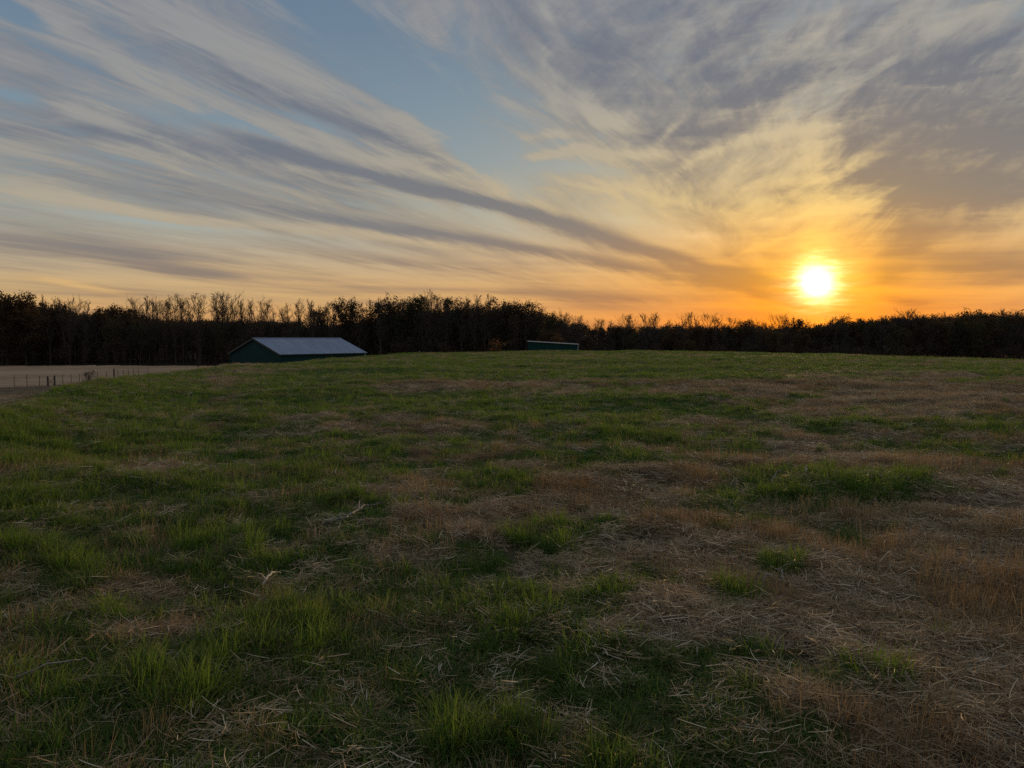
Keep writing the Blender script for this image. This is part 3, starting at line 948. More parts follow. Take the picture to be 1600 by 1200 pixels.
def grow(seed, H=14.0, start=0.35, spread=0.26, up=0.75, nlimb=24, nsub=5, ntwig=5, leaves=0, leaf=0.3, forks=0, trunk_r=0.013, leaf_top=0.0, tw=0.045, wide_mid=False):
    """returns (trunk builder, crown builder) of one tree standing at the origin"""
    rs = np.random.default_rng(seed)
    T, Cc = MB(), MB()
    tips = []

    def limb(p, d, L, r, lev):
        n = (4, 3, 2)[lev]
        pts, rad = [p], [r]
        for k in range(n):
            d = unit(d + rs.normal(0, 0.16, 3) + np.array([0, 0, 0.10 + 0.12 * up]))
            p = p + d * L / n
            pts.append(p); rad.append(max(r * (1 - (k + 1) / n * 0.75), tw * 0.6))
        if lev == 0: T.tube(pts, rad, 4, cap=False)
        elif lev == 1: Cc.tube(pts, rad, 3, cap=False)
        else:
            for a, b in zip(pts[:-1], pts[1:]):
                w = unit(np.cross(b - a, rs.normal(0, 1, 3))) * tw * 0.5
                Cc.quad(a - w, a + w, b + w * 0.5, b - w * 0.5)
        if lev < 2:
            for j in range(nsub if lev == 0 else ntwig):
                s = rs.uniform(0.25, 1.0) * n
                k = min(int(s), n - 1); q = pts[k] + (pts[k + 1] - pts[k]) * (s - k)
                ax = unit(pts[k + 1] - pts[k])
                side = unit(np.cross(ax, rs.normal(0, 1, 3)))
                ang = rs.uniform(0.45, 0.95)
                limb(q, unit(ax * math.cos(ang) + side * math.sin(ang)), L * rs.uniform(0.38, 0.62), max(rad[k] * 0.55, tw * 0.8), lev + 1)
        if lev >= 1: tips.append(pts[-1])

    stems = [(np.array([0., 0., -0.3]), np.array([rs.normal(0, .03), rs.normal(0, .03), 1.0]), H * rs.uniform(.94, 1.0), H * trunk_r)]
    for (b, d, h, r) in stems:
        n = 8
        pts, rad = [b], [r * 1.25]
        p = b
        for k in range(n):
            d = unit(d + np.append(rs.normal(0, 0.045, 2), 0.10))
            p = p + d * h / n; pts.append(p); rad.append(r * (1 - 0.92 * (k + 1) / n) + 0.012)
        T.tube(pts, rad, 6, cap=False)
        for i in range(nlimb):
            t = start + (0.97 - start) * ((i + rs.uniform(0, 1)) / nlimb)
            s = t * n; k = min(int(s), n - 1); q = pts[k] + (pts[k + 1] - pts[k]) * (s - k)
            az_ = i * 2.4 + rs.normal(0, 0.4)
            e = rs.normal(up, 0.15)
            u = (t - start) / (1 - start)
            prof = (math.sqrt(max(1 - (2 * u - 0.85) ** 2 / 1.6, 0.02)) if wide_mid else (1 - u) ** 0.7 + 0.18)
            limb(q, np.array([math.cos(az_) * math.cos(e), math.sin(az_) * math.cos(e), math.sin(e)]), H * spread * prof * rs.uniform(0.65, 1.2), max(rad[k] * 0.5, 0.03), 0)
    if leaves:
        tp = np.array(tips); tp = tp[tp[:, 2] > H * leaf_top] if leaf_top else tp
        for i in range(leaves):
            c = tp[rs.integers(len(tp))] + rs.normal(0, leaf * 1.7, 3)
            a = unit(rs.normal(0, 1, 3)); b = unit(np.cross(a, rs.normal(0, 1, 3)))
            s = leaf * rs.uniform(0.55, 1.3)
            Cc.quad(c - a * s, c - b * s * 0.6, c + a * s, c + b * s * 0.6, 1)
    return T, Cc


KINDS = {
    # name: (variants, settings, leaf material)
    'bare': (5, dict(H=16, start=0.38, spread=0.20, up=0.95, nlimb=22, nsub=5, ntwig=5), 'leaf_brown'),
    'bare_round': (3, dict(H=14, start=0.30, spread=0.30, up=0.72, nlimb=20, nsub=6, ntwig=5, wide_mid=True), 'leaf_brown'),
    'sparse': (4, dict(H=15, start=0.34, spread=0.22, up=0.85, nlimb=20, nsub=5, ntwig=4, leaves=700, leaf=0.13, wide_mid=True), 'leaf_brown'),
    'oak': (4, dict(H=13, start=0.22, spread=0.34, up=0.55, nlimb=30, nsub=5, ntwig=3, leaves=5200, leaf=0.19, wide_mid=True), 'leaf_rust'),
    'olive': (3, dict(H=12, start=0.20, spread=0.36, up=0.6, nlimb=20, nsub=5, ntwig=3, leaves=3800, leaf=0.15, wide_mid=True), 'leaf_olive'),
    'pine': (3, dict(H=17, start=0.52, spread=0.22, up=0.28, nlimb=26, nsub=5, ntwig=3, leaves=3600, leaf=0.14), 'needle'),
    'bush': (3, dict(H=3.2, start=0.06, spread=0.55, up=0.8, nlimb=16, nsub=4, ntwig=3, leaves=420, leaf=0.12, trunk_r=0.012, wide_mid=True, tw=0.012), 'leaf_brown'),
}
PROTO = {}
for ki, (k, (nv, kw, lm)) in enumerate(KINDS.items()):
    PROTO[k] = []
    for v in range(nv):
        T, Cc = grow(100 * ki + v + 5, **kw)
        PROTO[k].append((T.mesh('trunk', [M['bark']]), Cc.mesh('crown', [M['bark'], M[lm]]), float(np.percentile([p[2] for p in Cc.v], 99.6))))
TREE_NAME = {'bare': 'bare_tree', 'bare_round': 'bare_tree', 'sparse': 'thin_leaved_tree', 'oak': 'oak_tree', 'olive': 'olive_leaved_tree', 'pine': 'pine_tree', 'bush': 'bush'}


def tan_el(px, py):
    v = ray(px, py)
    return v.z / v.y


def plant(kind, px, py_top, dist, label, group=None, width=1.0, cat='tree', variant=None, leaf_m=None, name=None, sink=0.0):
    """a tree whose top reaches a pixel row when it stands at a distance"""
    x, y, z = stand(px, dist)
    top = EYE + tan_el(px, py_top) * dist
    me_t, me_c, H0 = PROTO[kind][random.randrange(len(PROTO[kind])) if variant is None else variant]
    s = max((top - z + sink) / H0, 0.05)
    o = thing(name or TREE_NAME[kind], (x, y, z - sink), label, cat, group, random.uniform(0, 6.28))
    o.scale = (s * width, s * width, s)
    t = link('trunk', me_t, o); c = link('crown', me_c, o)
    if leaf_m:
        c.data = me_c.copy(); c.data.materials[1] = M[leaf_m]
    return o


TREES = []      # (thing, pixel column, kind, where, has its own label)
# (pixel column, pixel row of the top, kind, width factor, label or None)
SKYLINE_TREES = [
    (-30, 458, 'oak', 1.2, None), (12, 457, 'oak', 1.2, None), (42, 460, 'oak', 1.1, 'dark oak crown at the far left end of the wood'), (70, 460, 'bare', .8, None), (88, 464, 'bare', .8, None),
    (103, 466, 'bare', .8, None), (118, 463, 'bare_round', .9, 'fan shaped bare tree left of the dip in the skyline'), (131, 470, 'bare', .8, None),
    (60, 472, 'oak', 1., None), (95, 474, 'oak', 1., None), (160, 481, 'oak', .9, None), (184, 478, 'oak', 1.1, 'rounded rusty oak right of the dip in the skyline'), (205, 482, 'oak', 1., None),
    (212, 464, 'bare_round', .9, None), (230, 462, 'bare', .8, None), (243, 464, 'bare_round', .8, None),
    (262, 470, 'sparse', .9, None), (275, 459, 'sparse', .9, None), (292, 462, 'sparse', 1., None), (313, 458, 'sparse', 1.15, 'thin leaved tree with open crown left of the domed bare tree'), (335, 456, 'bare', 1., None),
    (349, 459, 'bare', .9, None), (362, 454.5, 'bare_round', 1., 'domed bare tree standing highest above the barn roof'), (381, 468, 'bare', .8, None), (394, 466, 'bare', .8, None), (407, 464, 'sparse', .8, 'narrow tree right of the domed bare tree, before the gap'),
    (418, 470, 'bare', .8, None), (447, 478, 'sparse', .9, None), (453, 474, 'bare', .8, None), (470, 467, 'sparse', .75, 'narrow dense tree above the right half of the barn roof'), (483, 472, 'bare', .8, None), (496, 467, 'bare', .9, None),
    (498, 480, 'oak', .7, 'small leafy tree low among bare trees above the barn'), (514, 472, 'bare', .8, None), (526, 474, 'bare', .8, None), (537, 467, 'oak', .9, 'dense domed oak right of the barn roof'), (552, 469, 'bare', .8, None), (563, 473, 'bare', .8, None), (571, 476, 'sparse', .8, None),
    (584, 472, 'oak', .9, None), (596, 465, 'bare', 1., None), (606, 464, 'oak', .8, None), (620, 466, 'sparse', .9, None), (633, 467, 'bare', .9, None), (645, 462, 'pine', .9, None), (655, 466, 'oak', .9, None),
    (672, 453, 'sparse', .9, 'tallest tree of the wood, standing between the barn and the shed'), (686, 460, 'bare', .9, None), (697, 464, 'bare', .9, None), (707, 464, 'pine', .8, 'narrow dark pine right of the tallest tree'), (722, 471, 'oak', .8, None), (733, 466, 'bare', .9, None),
    (744, 460, 'bare', .9, None), (752, 471, 'oak', .7, None), (765, 459, 'bare', .8, None), (775, 469, 'oak', .9, 'flat topped dark tree above the orange bush'), (793, 473, 'oak', .9, None), (806, 468, 'bare', .8, None), (820, 472, 'oak', .95, 'round headed dark tree above the green shed'),
    (836, 478, 'bare', .9, None), (848, 480, 'sparse', .9, None), (862, 488, 'olive', .8, None), (876, 485, 'bare_round', .9, None), (888, 488, 'bare', .9, None), (897, 492, 'bare_round', .9, None),
]
LOW_SKYLINE = [
    (938, 497, 'bare_round', 1., None), (952, 500, 'bare', .9, None), (972, 490, 'bare_round', 1.1, None), (985, 494, 'bare', 1., None), (1012, 488, 'bare_round', 1., None), (1022, 488, 'bare', .9, 'twin bare tree above the low ridge, midway between shed and sun'), (1045, 498, 'bare', .9, None),
    (1067, 487, 'bare_round', 1.1, 'spreading bare tree on the low ridge left of the sun'), (1080, 494, 'bare', 1., None), (1105, 488, 'bare_round', 1.1, None), (1118, 495, 'bare', .9, None), (1146, 495, 'bare_round', 1., None), (1165, 500, 'oak', .8, None),
    (1180, 497, 'bare_round', 1., None), (1212, 489, 'bare_round', 1., None), (1225, 494, 'bare', .9, None), (1242, 498, 'oak', .9, None), (1258, 497, 'bare_round', 1., None), (1290, 500, 'bare_round', 1., None), (1304, 492, 'bare_round', .9, None),
    (1322, 494, 'oak', 1., 'round leafy tree just right of the sun'), (1340, 498, 'olive', 1., None), (1382, 492, 'bare', .9, None), (1394, 491, 'bare', .9, None), (1412, 481, 'bare_round', 1., 'bare tree rising from the wooded hill right of the sun'), (1426, 485, 'bare_round', .9, None),
    (1450, 491, 'olive', 1.1, None), (1471, 487, 'bare', .9, None), (1505, 486, 'oak', 1.4, 'broad domed oak crown on the wooded hill at the right'), (1530, 488, 'oak', 1.2, None), (1556, 482, 'bare_round', .9, None), (1566, 485, 'bare', .9, None), (1585, 484, 'bare_round', 1., None),
    (1610, 486, 'oak', 1.2, None), (1640, 484, 'bare_round', 1., None),
]
BOTH = {'bare': 'bare', 'bare_round': 'bare', 'sparse': 'thinly leaved', 'oak': 'dark leafy', 'olive': 'olive leaved', 'pine': 'dark pine'}


def zone(px):
    if px < 150: return 'beyond the pale field'
    if px < 260: return 'left of the barn'
    if px < 430: return "above the barn's left half"
    if px < 575: return "above the barn's right half"
    if px < 745: return 'between barn and shed'
    if px < 910: return 'above the green shed'
    if px < 1170: return 'between shed and sun'
    if px < 1350: return 'under the sun'
    return 'right of the sun'


for lst, d0, d1 in ((SKYLINE_TREES, 166, 186), (LOW_SKYLINE, 205, 240)):
    for px, py, k, w, lab in lst:
        kk = BOTH[k]
        l2 = lab or ('%s tree breaking the skyline %s' % (kk, zone(px)))
        o_ = plant(k, px, py, random.uniform(d0, d1), l2, '%s trees on the skyline %s' % (kk, zone(px)), w, leaf_m='leaf_brown' if (k == 'oak' and px > 480 and px < 1000) else None)
        TREES.append((o_, px, kk, 'on the skyline', bool(lab)))

# slender bare trees between them
ENV = [(-100, 470), (0, 466), (80, 466), (130, 472), (145, 486), (200, 470), (250, 463), (320, 459), (360, 457), (408, 468), (430, 484), (450, 477), (480, 470), (520, 474), (550, 471), (575, 476), (600, 466), (650, 462), (680, 459), (760, 462), (800, 472), (850, 482), (900, 494),
       (1000, 493), (1070, 491), (1110, 492), (1160, 500), (1215, 494), (1260, 502), (1310, 497), (1380, 494), (1412, 486), (1460, 490), (1560, 485), (1660, 484)]
_ex, _ey = np.array(ENV, float).T
px = -60.0
while px < 1640:
    px += random.uniform(*((22, 40) if 560 < px < 860 or px < 70 else (12, 22))) if px < 900 else random.uniform(26, 52)
    k = random.choice(['bare', 'bare', 'bare_round']) if px < 900 else random.choice(['bare_round', 'bare'])
    o_ = plant(k, px, float(np.interp(px, _ex, _ey)) + random.uniform(0, 20 if px < 900 else 12), random.uniform(168, 186) if px < 900 else random.uniform(205, 240), 'tree', 'slender bare trees on the skyline %s' % zone(px), random.uniform(0.55, 0.8) if px < 900 else random.uniform(.8, 1.1))
    TREES.append((o_, px, 'slender bare', 'on the skyline', False))

# top of the solid mass of the woods
MASS = [(-300, 474), (0, 472), (60, 478), (140, 489), (200, 489), (250, 496), (330, 499), (430, 500), (560, 501), (600, 487), (650, 481), (700, 480), (770, 483), (820, 484), (850, 490), (880, 498), (940, 507), (1150, 507), (1240, 507), (1300, 504), (1350, 499), (1400, 494), (1500, 490), (1600, 488), (1900, 484)]
_mx, _my = np.array(MASS, float).T


def mass_top(px): return float(np.interp(px, _mx, _my))


# the trees along the edge of the wood, their heads below the skyline
px = -190.0
while px < 1790:
    px += random.uniform(10, 20)
    right = px > 900
    k = random.choice(['bare', 'bare', 'sparse', 'sparse', 'olive', 'bare_round'] if not right else ['sparse', 'oak', 'olive', 'bare_round', 'sparse'])
    kk = BOTH[k]
    top = mass_top(px) + random.uniform(2, 16 if not right else 26)
    d = random.uniform(166, 182) if not right else random.uniform(186, 205)
    o_ = plant(k, px, top, d, 'tree', '%s trees in the wood edge %s' % (kk, zone(px)), random.uniform(0.8, 1.15))
    TREES.append((o_, px, kk, 'inside the dark wood', False))

# each tree is told by its row, its kind and its place in the row
ORD = 'first second third fourth fifth sixth seventh eighth ninth tenth eleventh twelfth thirteenth fourteenth fifteenth sixteenth seventeenth eighteenth nineteenth twentieth twenty-first twenty-second twenty-third twenty-fourth twenty-fifth'.split()
rows = {}
for o_, px, kk, row, own in sorted(TREES, key=lambda t: t[1]):
    if own: continue
    rows.setdefault((row, kk, zone(px)), []).append(o_)
for (row, kk, zn), l in rows.items():
    for i, o_ in enumerate(l):
        if len(l) == 1: o_['label'] = 'only %s tree %s %s' % (kk, row, zn)
        else: o_['label'] = '%s %s tree from the left, %s %s' % (ORD[i], kk, row, zn)

# coloured bushes and trees that stand out near the two buildings
plant('bush', 775, 530, 128, 'round orange bush standing left of the green shed', None, 1.15, 'bush', 0, 'leaf_orange')
plant('oak', 852, 515, 158, 'rust coloured tree directly behind the green shed', None, 1.1, leaf_m='leaf_rust')
plant('olive', 873, 524, 152, 'low brown tree behind the right end of the shed', None, 1.0, leaf_m='leaf_rust')
plant('oak', 917, 525, 165, 'round dull brown tree just right of the shed', None, 1.0, leaf_m='leaf_brown')
plant('bush', 310, 564, 150, 'low dark shrub at the far edge of the pale field near the barn', None, 1.3, 'shrub', 1)
plant('bush', 137, 579, 96, 'leafless brown shrub grown into the wire fence', None, 1.5, 'shrub', 2)
plant('bush', 372, 563, 113, 'dry tan weeds at the left corner of the barn', None, 1.4, 'weeds', 1, name='weed_clump')
plant('bush', 350, 567, 108, 'low dry weeds left of the barn corner', None, 1.8, 'weeds', 2, name='weed_clump')

# the depth of the woods behind them, one mass nobody could count
C_wood = bpy.data.collections.new('wood_trees')
for k, v in (('oak', 0), ('olive', 1), ('sparse', 0), ('bare_round', 1), ('oak', 2), ('sparse', 2), ('bush', 0)):
    T, Cc = grow(900 + v + len(k), **dict(KINDS[k][1], nsub=4, ntwig=3, leaves=2600 if k != 'bare_round' else 800, leaf=0.2, H=10.0 * (KINDS[k][1]['H'] if k == 'bush' else 1) / (3.2 if k == 'bush' else 1)))
    zt = 10.0 / float(np.percentile([p[2] for p in Cc.v], 99.6))
    T.v = [tuple(c * zt for c in p) for p in T.v]; Cc.v = [tuple(c * zt for c in p) for p in Cc.v]
    off = len(T.v); mm = MB(); mm.v = T.v + Cc.v; mm.f = T.f + [tuple(i + off for i in f) for f in Cc.f]; mm.m = T.m + Cc.m
    C_wood.objects.link(bpy.data.objects.new('wood_tree', mm.mesh('wood_tree', [M['bark'], M[['leaf_rust', 'leaf_olive', 'leaf_brown'][v % 3]]])))
pts, scl = [], []
for i in range(1500):
    px = random.uniform(-420, 2020)
    d = random.choice([random.uniform(184, 215), random.uniform(200, 330)]) + (25 if px > 900 else 0)
    x, y, z = stand(px, d)
    top = EYE + tan_el(px, mass_top(px) + random.choice([random.uniform(0, 7), random.uniform(4, 40)])) * d
    pts.append((x, y, z - 0.2)); scl.append(max(top - z, 1.0) / 10.0)
scatter('far_wood', C_wood, pts, scl, np.random.default_rng(3).uniform(0, 1, len(pts)), tilt=0.03)
pts, scl = [], []
C_brush = bpy.data.collections.new('brush_clumps')
for v in range(3):
    me_t, me_c, _ = PROTO['bush'][v]
    C_brush.objects.link(bpy.data.objects.new('brush_clump', me_c))
for i in range(700):
    px = random.uniform(-420, 2020)
    d = random.uniform(164.5, 186) + (18 if px > 900 else 0)
    x, y, z = stand(px, d)
    pts.append((x, y, z - 0.1)); scl.append(random.uniform(0.5, 1.5))
scatter('undergrowth', C_brush, pts, scl, np.random.default_rng(4).uniform(0, 1, len(pts)), tilt=0.05)


# ------------------------------------------------------------------ barn
def barn():
    a = R(54)
    u = Vector((math.cos(a), math.sin(a), 0)); v = Vector((-math.sin(a), math.cos(a), 0))
    L, W = 15.9, 11.7
    A = Vector((-32.5, 108.0, 0))
    ctr = A + u * L / 2 + v * W / 2
    g = -4.6
    o = thing('barn', (ctr.x, ctr.y, g), 'dark green metal barn with a pale blue grey gable roof, half sunk behind the brow', 'barn', None, a)
    he, hr = -0.62 - g, 1.55 - g
    t = 0.12
    # walls of ribbed sheet
    for s in (-1, 1):
        m = MB()
        m.box((0, s * (W / 2 - t / 2), he / 2), (L - 0.02, t, he))
        n = int(L / 0.45)
        for i in range(n): m.box((-L / 2 + 0.25 + i * (L - 0.5) / (n - 1), s * (W / 2 + 0.012), he / 2), (0.09, 0.03, he - 0.06))
        m.build('side_wall', M['barn_green'], o)
    for s in (-1, 1):
        m = MB()
        x0, x1 = s * L / 2, s * (L / 2 - t)
        P = [(-W / 2 + t + .003, 0), (W / 2 - t - .003, 0), (W / 2 - t - .003, he + .02), (0, hr - 0.06), (-W / 2 + t + .003, he + .02)]
        i = len(m.v)
        for xx in (x0, x1): m.v += [(xx, p[0], p[1]) for p in P]
        m.f += [tuple(range(5)), tuple(range(9, 4, -1))] + [(k, (k + 1) % 5, 5 + (k + 1) % 5, 5 + k) for k in range(5)]; m.m += [0] * 7
        n = int(W / 0.45)
        for i in range(n):
            yy = -W / 2 + 0.25 + i * (W - 0.5) / (n - 1)
            h = he + (hr - he) * (1 - abs(yy) / (W / 2)) - 0.12
            m.box((s * (L / 2 + 0.012), yy, h / 2), (0.03, 0.09, h))
        m.build('gable_wall', M['barn_green'], o)
    # roof: two slopes with standing ribs, each rib a piece of the sheet
    oh, og = 0.35, 0.32
    sl = math.atan2(hr - he, W / 2)
    for s in (-1, 1):
        m = MB()
        run = W / 2 / math.cos(sl) + oh
        ax = np.array([(1, 0, 0), (0, s * math.cos(sl), -math.sin(sl)), (0, s * math.sin(sl), math.cos(sl))])
        top = np.array((0, 0, hr + 0.06))
        c = top + ax[1] * run / 2
        m.box(c, (L + 2 * og, run - 0.02, 0.05), ax)
        r_ = m.build('roof_slope', M['roof_metal'], o)
        k = MB(); n = int((L + 2 * og) / 0.6)
        for i in range(n + 1):
            xx = -(L / 2 + og) + 0.06 + i * (L + 2 * og - 0.12) / n
            k.box(c + np.array((xx, 0, 0)) + ax[2] * 0.04, (0.05, run - 0.08, 0.03), ax)
        k.build('roof_rib', M['roof_metal'], r_, kind='stuff')
        f = MB(); f.box(top + ax[1] * (run + 0.01) - ax[2] * 0.07, (L + 2 * og - 0.04, 0.03, 0.14), ax); f.build('eave_trim', M['dark_trim'], o)
        for e in (-1, 1):
            q = MB(); q.box(c + np.array((e * (L / 2 + og + 0.012), 0, 0)) - ax[2] * 0.06, (0.03, run - 0.03, 0.19), ax); q.build('rake_trim', M['dark_trim'], o)
    m = MB()
    for s in (-1, 1):
        ax = np.array([(1, 0, 0), (0, s * math.cos(sl), -math.sin(sl)), (0, s * math.sin(sl), math.cos(sl))])
        m.box(np.array((0, 0, hr + 0.06)) + ax[1] * 0.11 + ax[2] * 0.066, (L + 2 * og + .06, 0.24, 0.02), ax)
    m.build('ridge_cap', M['roof_metal'], o)
    for sx in (-1, 1):
        for sy in (-1, 1):
            m = MB(); m.box((sx * (L / 2 + 0.02), sy * (W / 2 + 0.02), he / 2), (0.16, 0.16, he - 0.05)); m.build('corner_trim', M['trim_white'] if (sx > 0 and sy < 0) else M['barn_green'], o)


barn()


def shed():
    D = 135.0
    xl, xr = (825.5 - 800) / FPX * D, (903 - 800) / FPX * D
    L = xr - xl; Wd = 5.5
    zl, zr = EYE + tan_el(825, 532.2) * D, EYE + tan_el(903, 536.8) * D
    g = float(land((xl + xr) / 2, D)) - 0.2
    o = thing('shed', ((xl + xr) / 2, D + Wd / 2, g), 'small green shed with a thin white sloping roof edge, peeping over the brow', 'shed')
    hl, hr = zl - g - 0.16, zr - g - 0.16
    def H(x): return hl + (hr - hl) * (x / L + 0.5)
    t = 0.1
    def wall(name, pts, n):
        """pts: floor plan outline start and end; top follows the roof"""
        m = MB(); (x0, y0), (x1, y1) = pts
        d = Vector((x1 - x0, y1 - y0, 0)); ln = d.length; d.normalize(); nn = Vector((d.y, -d.x, 0))
        a, b = Vector((x0, y0, 0)), Vector((x1, y1, 0))
        q = []
        for off in (0, -t):
            q.append([a + nn * off, b + nn * off, b + nn * off + Vector((0, 0, H(x1))), a + nn * off + Vector((0, 0, H(x0)))])
        for k in (q[0], q[1][::-1]): m.quad(*k)
        for i in range(4):
            j = (i + 1) % 4; m.quad(q[0][j], q[0][i], q[1][i], q[1][j])
        for i in range(n):
            s = (i + 0.5) / n; p = a.lerp(b, s) + nn * 0.012; h = H(x0 + (x1 - x0) * s) - 0.05
            m.box((p.x, p.y, h / 2), (0.08, 0.026, h), [tuple(d), tuple(nn), (0, 0, 1)])
        m.build(name, M['barn_green'], o)
    y0, y1 = -Wd / 2, Wd / 2
    wall('front_wall', ((-L / 2, y0), (L / 2, y0)), 22); wall('rear_wall', ((L / 2, y1), (-L / 2, y1)), 22)
    wall('end_wall', ((-L / 2, y1 - .103), (-L / 2, y0 + .103)), 12); wall('end_wall', ((L / 2, y0 + .103), (L / 2, y1 - .103)), 12)
    sl = math.atan2(hr - hl, L)
    ax = [(math.cos(sl), 0, math.sin(sl)), (0, 1, 0), (-math.sin(sl), 0, math.cos(sl))]
    m = MB(); m.box((0, 0, (hl + hr) / 2 + 0.075), (L + 0.25, Wd + 0.5, 0.09), ax); r_ = m.build('roof', M['trim_white'], o)
    k = MB(); k.box((0, -Wd / 2 - 0.262, (hl + hr) / 2 + 0.05), (L + 0.2, 0.02, 0.11), ax); k.build('fascia', M['trim_white'], r_)
    for sx in (-1, 1):
        m = MB(); h = H(sx * L / 2) - .03; m.box((sx * (L / 2 + .012), y0 - .012, h / 2), (0.14, 0.14, h)); m.build('corner_trim', M['trim_grey'] if sx > 0 else M['barn_green'], o)


shed()


# ------------------------------------------------------------------ fence
def fence():
    o = thing('wire_fence', (-57, 90, float(land(-57, 90))), 'wire fence on thin posts along the near edge of the pale field', 'fence')
    ox = Vector(o.location)
    fy = [p[1] for p in FENCE_P]; fxx = [p[0] for p in FENCE_P]

    def spot(px):
        ys = np.linspace(41, 140, 2000); xs = np.interp(ys, fy, fxx)
        k = int(np.argmin(np.abs(xs / ys - (px - 800) / FPX)))
        return xs[k], ys[k], float(land(xs[k], ys[k]))
    posts = [(-62, 0, 1.3), (-35, 0, 1.3), (-8, 0, 1.3), (21, 0, 1.35), (41, 0, 1.45), (60, 0, 1.3), (73.5, 1, 1.2), (84, 1, 1.3), (97, 0, 1.3), (110, 0, 1.25), (123, 0, 1.25), (138, 0, 1.25), (152, 0, 1.2), (166, 0, 1.2), (177.5, 1, 1.45),
             (184, 0, 1.2), (192, 0, 1.2), (200, 0, 1.2), (208, 0, 1.2), (216, 0, 1.2), (231, 0, 1.2)]
    tops = []
    for px, wood, h in posts:
        p = Vector(spot(px)); q = p - ox
        lean = (random.uniform(-.03, .03), random.uniform(-.03, .03))
        m = MB()
        if wood:
            m.tube([(0, 0, -0.3), (lean[0] * .5, lean[1] * .5, h * .5), (lean[0], lean[1], h)], [0.11, 0.10, 0.095], 8)
        else:
            m.box((lean[0] * .5, lean[1] * .5, h / 2 - .1), (0.06 if px < 180 else .05, 0.02, h + .2)); m.box((lean[0] * .5, lean[1] * .5 - 0.02, h / 2 - .1), (0.02, 0.05, h + .2))
        m.build('wooden_post' if wood else 'steel_post', M['post_wood' if wood else 'post_steel'], o, loc=q)
        tops.append((q, h))
    for k, f in enumerate((0.16, 0.36, 0.56, 0.76, 0.95)):
        pts = []
        for (a, ha), (b, hb) in zip(tops[:-1], tops[1:]):
            A_p = a + Vector((0, -0.05, ha * f)); B_p = b + Vector((0, -0.05, hb * f))
            for s in (0, 0.5): pts.append(A_p.lerp(B_p, s) - Vector((0, 0, 0.03 if s else 0)))
        pts.append(tops[-1][0] + Vector((0, -0.05, tops[-1][1] * f)))
        m = MB(); m.tube(pts, 0.010, 3, cap=False); m.build('wire', M['wire'], o)
    a, b = tops[6][0], tops[7][0]
    for s0, s1 in ((0.1, 1.0), (1.0, 0.1)):
        m = MB(); m.tube([a + Vector((0, -.08, s0)), b + Vector((0, -.08, s1))], 0.025, 4); m.build('brace', M['post_wood'], o)


fence()


# ------------------------------------------------------------------ bits lying in the near grass
def stick(name, pix, r, label, cat, m='stick', h=0.03, side=None):
    """a stick lying along points of the ground seen at the given pixels"""
    P = [at(*p) for p in pix]
    c = Vector((P[0][0], P[0][1], float(land(*P[0]))))
    o = thing(name, c, label, cat)
    # smooth and roughen the run
    dense = []
    for (ax_, ay), (bx, by) in zip(P[:-1], P[1:]):
        for s in np.linspace(0, 1, 5)[:-1]: dense.append((ax_ + (bx - ax_) * s, ay + (by - ay) * s))
    dense.append(P[-1])
    rs = random.Random(len(pix) * 31 + int(pix[0][0]))
    pts = []
    for i, (x, y) in enumerate(dense):
        k = i / (len(dense) - 1)
        pts.append(Vector((x + rs.uniform(-1, 1) * r * 1.2, y + rs.uniform(-1, 1) * r * 1.2, float(land(x, y)) + h * (0.7 + 0.6 * math.sin(3.1 * k) + rs.uniform(-.1, .1)))) - c)
    mb = MB(); mb.tube(pts, [r * (1 - 0.55 * i / (len(pts) - 1)) for i in range(len(pts))], 6); mb.build('stem', M[m], o)
    if side:
        for i, (k, L, ang) in enumerate(side):
            j = int(k * (len(pts) - 2)); d = (pts[j + 1] - pts[j]).normalized(); d.rotate(Matrix.Rotation(ang, 3, 'Z'))
            q = [pts[j], pts[j] + d * L * .5 + Vector((0, 0, .03)), pts[j] + d * L + Vector((0, 0, .03))]
            mb = MB(); mb.tube(q, [r * .6, r * .45, r * .2], 5); mb.build('side_twig', M[m], o)
    return o


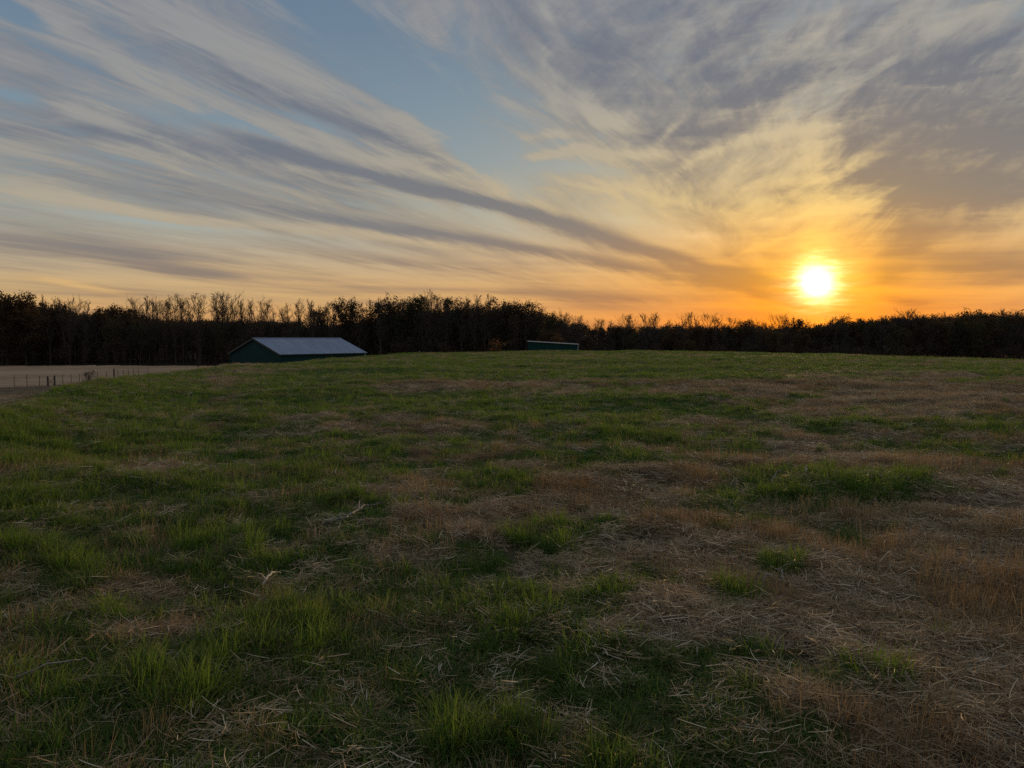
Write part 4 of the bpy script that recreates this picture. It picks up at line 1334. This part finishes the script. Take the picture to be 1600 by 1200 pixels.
stick('fallen_branch', [(500, 829), (540, 824), (560, 814), (572, 804), (590, 798), (600, 797)], 0.011, 'long pale crooked branch lying in the grass left of centre', 'branch', side=[(0.45, 0.22, 0.5), (0.75, 0.12, -0.7)], h=0.05)
stick('dry_stalk', [(412, 926), (424, 916), (436, 907)], 0.008, 'short pale broken stalk lying on bare thatch at lower left', 'stalk', 'husk', h=0.07, side=[(0.2, 0.06, 2.4)])
stick('curled_root', [(1194, 921), (1192, 912), (1199, 908), (1210, 914), (1222, 921)], 0.008, 'pale curled root at the upper rim of the straw patch, right foreground', 'root', h=0.06)
stick('dry_stalk', [(1214, 898), (1222, 912), (1228, 920)], 0.007, 'pale forked stalk lying just right of the curled root', 'stalk', h=0.07, side=[(0.4, 0.1, 0.8)])
stick('fallen_branch', [(690, 752), (698, 747), (706, 743)], 0.008, 'short thin pale stick in the middle of the field', 'stick', h=0.08)
stick('dry_stalk', [(1205, 770), (1214, 763), (1226, 761)], 0.006, 'bent pale stalk in grass left of the standing husk', 'stalk', h=0.14)
stick('dry_stalk', [(30, 1086), (120, 1078), (150, 1066)], 0.005, 'long straight straw lying across the thatch at lower left corner', 'stalk', h=0.10)


def standing(name, px, py, h, r, label, cat, m='husk', lean=(0.02, 0.0), flare=1.0):
    x, y = at(px, py); z = float(land(x, y))
    o = thing(name, (x, y, z), label, cat)
    mb = MB(); mb.tube([(0, 0, -.02), (lean[0] * .3, 0, h * .35), (lean[0] * .2, 0.01, h * .7), (lean[0], lean[1], h)], [r * .6, r * flare, r * flare * .8, r * .3], 6)
    mb.build('stem', M[m], o)
    mb = MB(); mb.quad((lean[0] * .3 - r, .004, h * .3), (lean[0] * .3 + r, .004, h * .3), (lean[0] * .3 + r * 3.2, .02, h * .62), (lean[0] * .3 + r * 1.8, .03, h * .66)); mb.build('leaf', M[m], o)


standing('dry_husk', 1258, 751, 0.13, 0.009, 'bright pale dry husk standing upright in grass right of centre', 'husk', flare=1.3)
standing('cut_stem', 1367, 792, 0.13, 0.006, 'upright cut stem standing below the rusty windrow at the right', 'stem', 'stick')
standing('cut_stem', 821, 910, 0.13, 0.003, 'thin pale upright stem rising from reddish dead grass at centre', 'stem', 'husk')
standing('cut_stem', 1146, 884, 0.08, 0.003, 'small pale stem upright at the top of the straw patch', 'stem', 'husk', lean=(-.03, 0))
standing('cut_stem', 684, 1052, 0.08, 0.004, 'pale torn stem upright among flattened straw near the bottom', 'stem', 'husk')
standing('cut_stem', 1091, 1035, 0.10, 0.003, 'slim yellow stem upright at the left of the straw patch', 'stem', 'husk', lean=(-.02, 0))
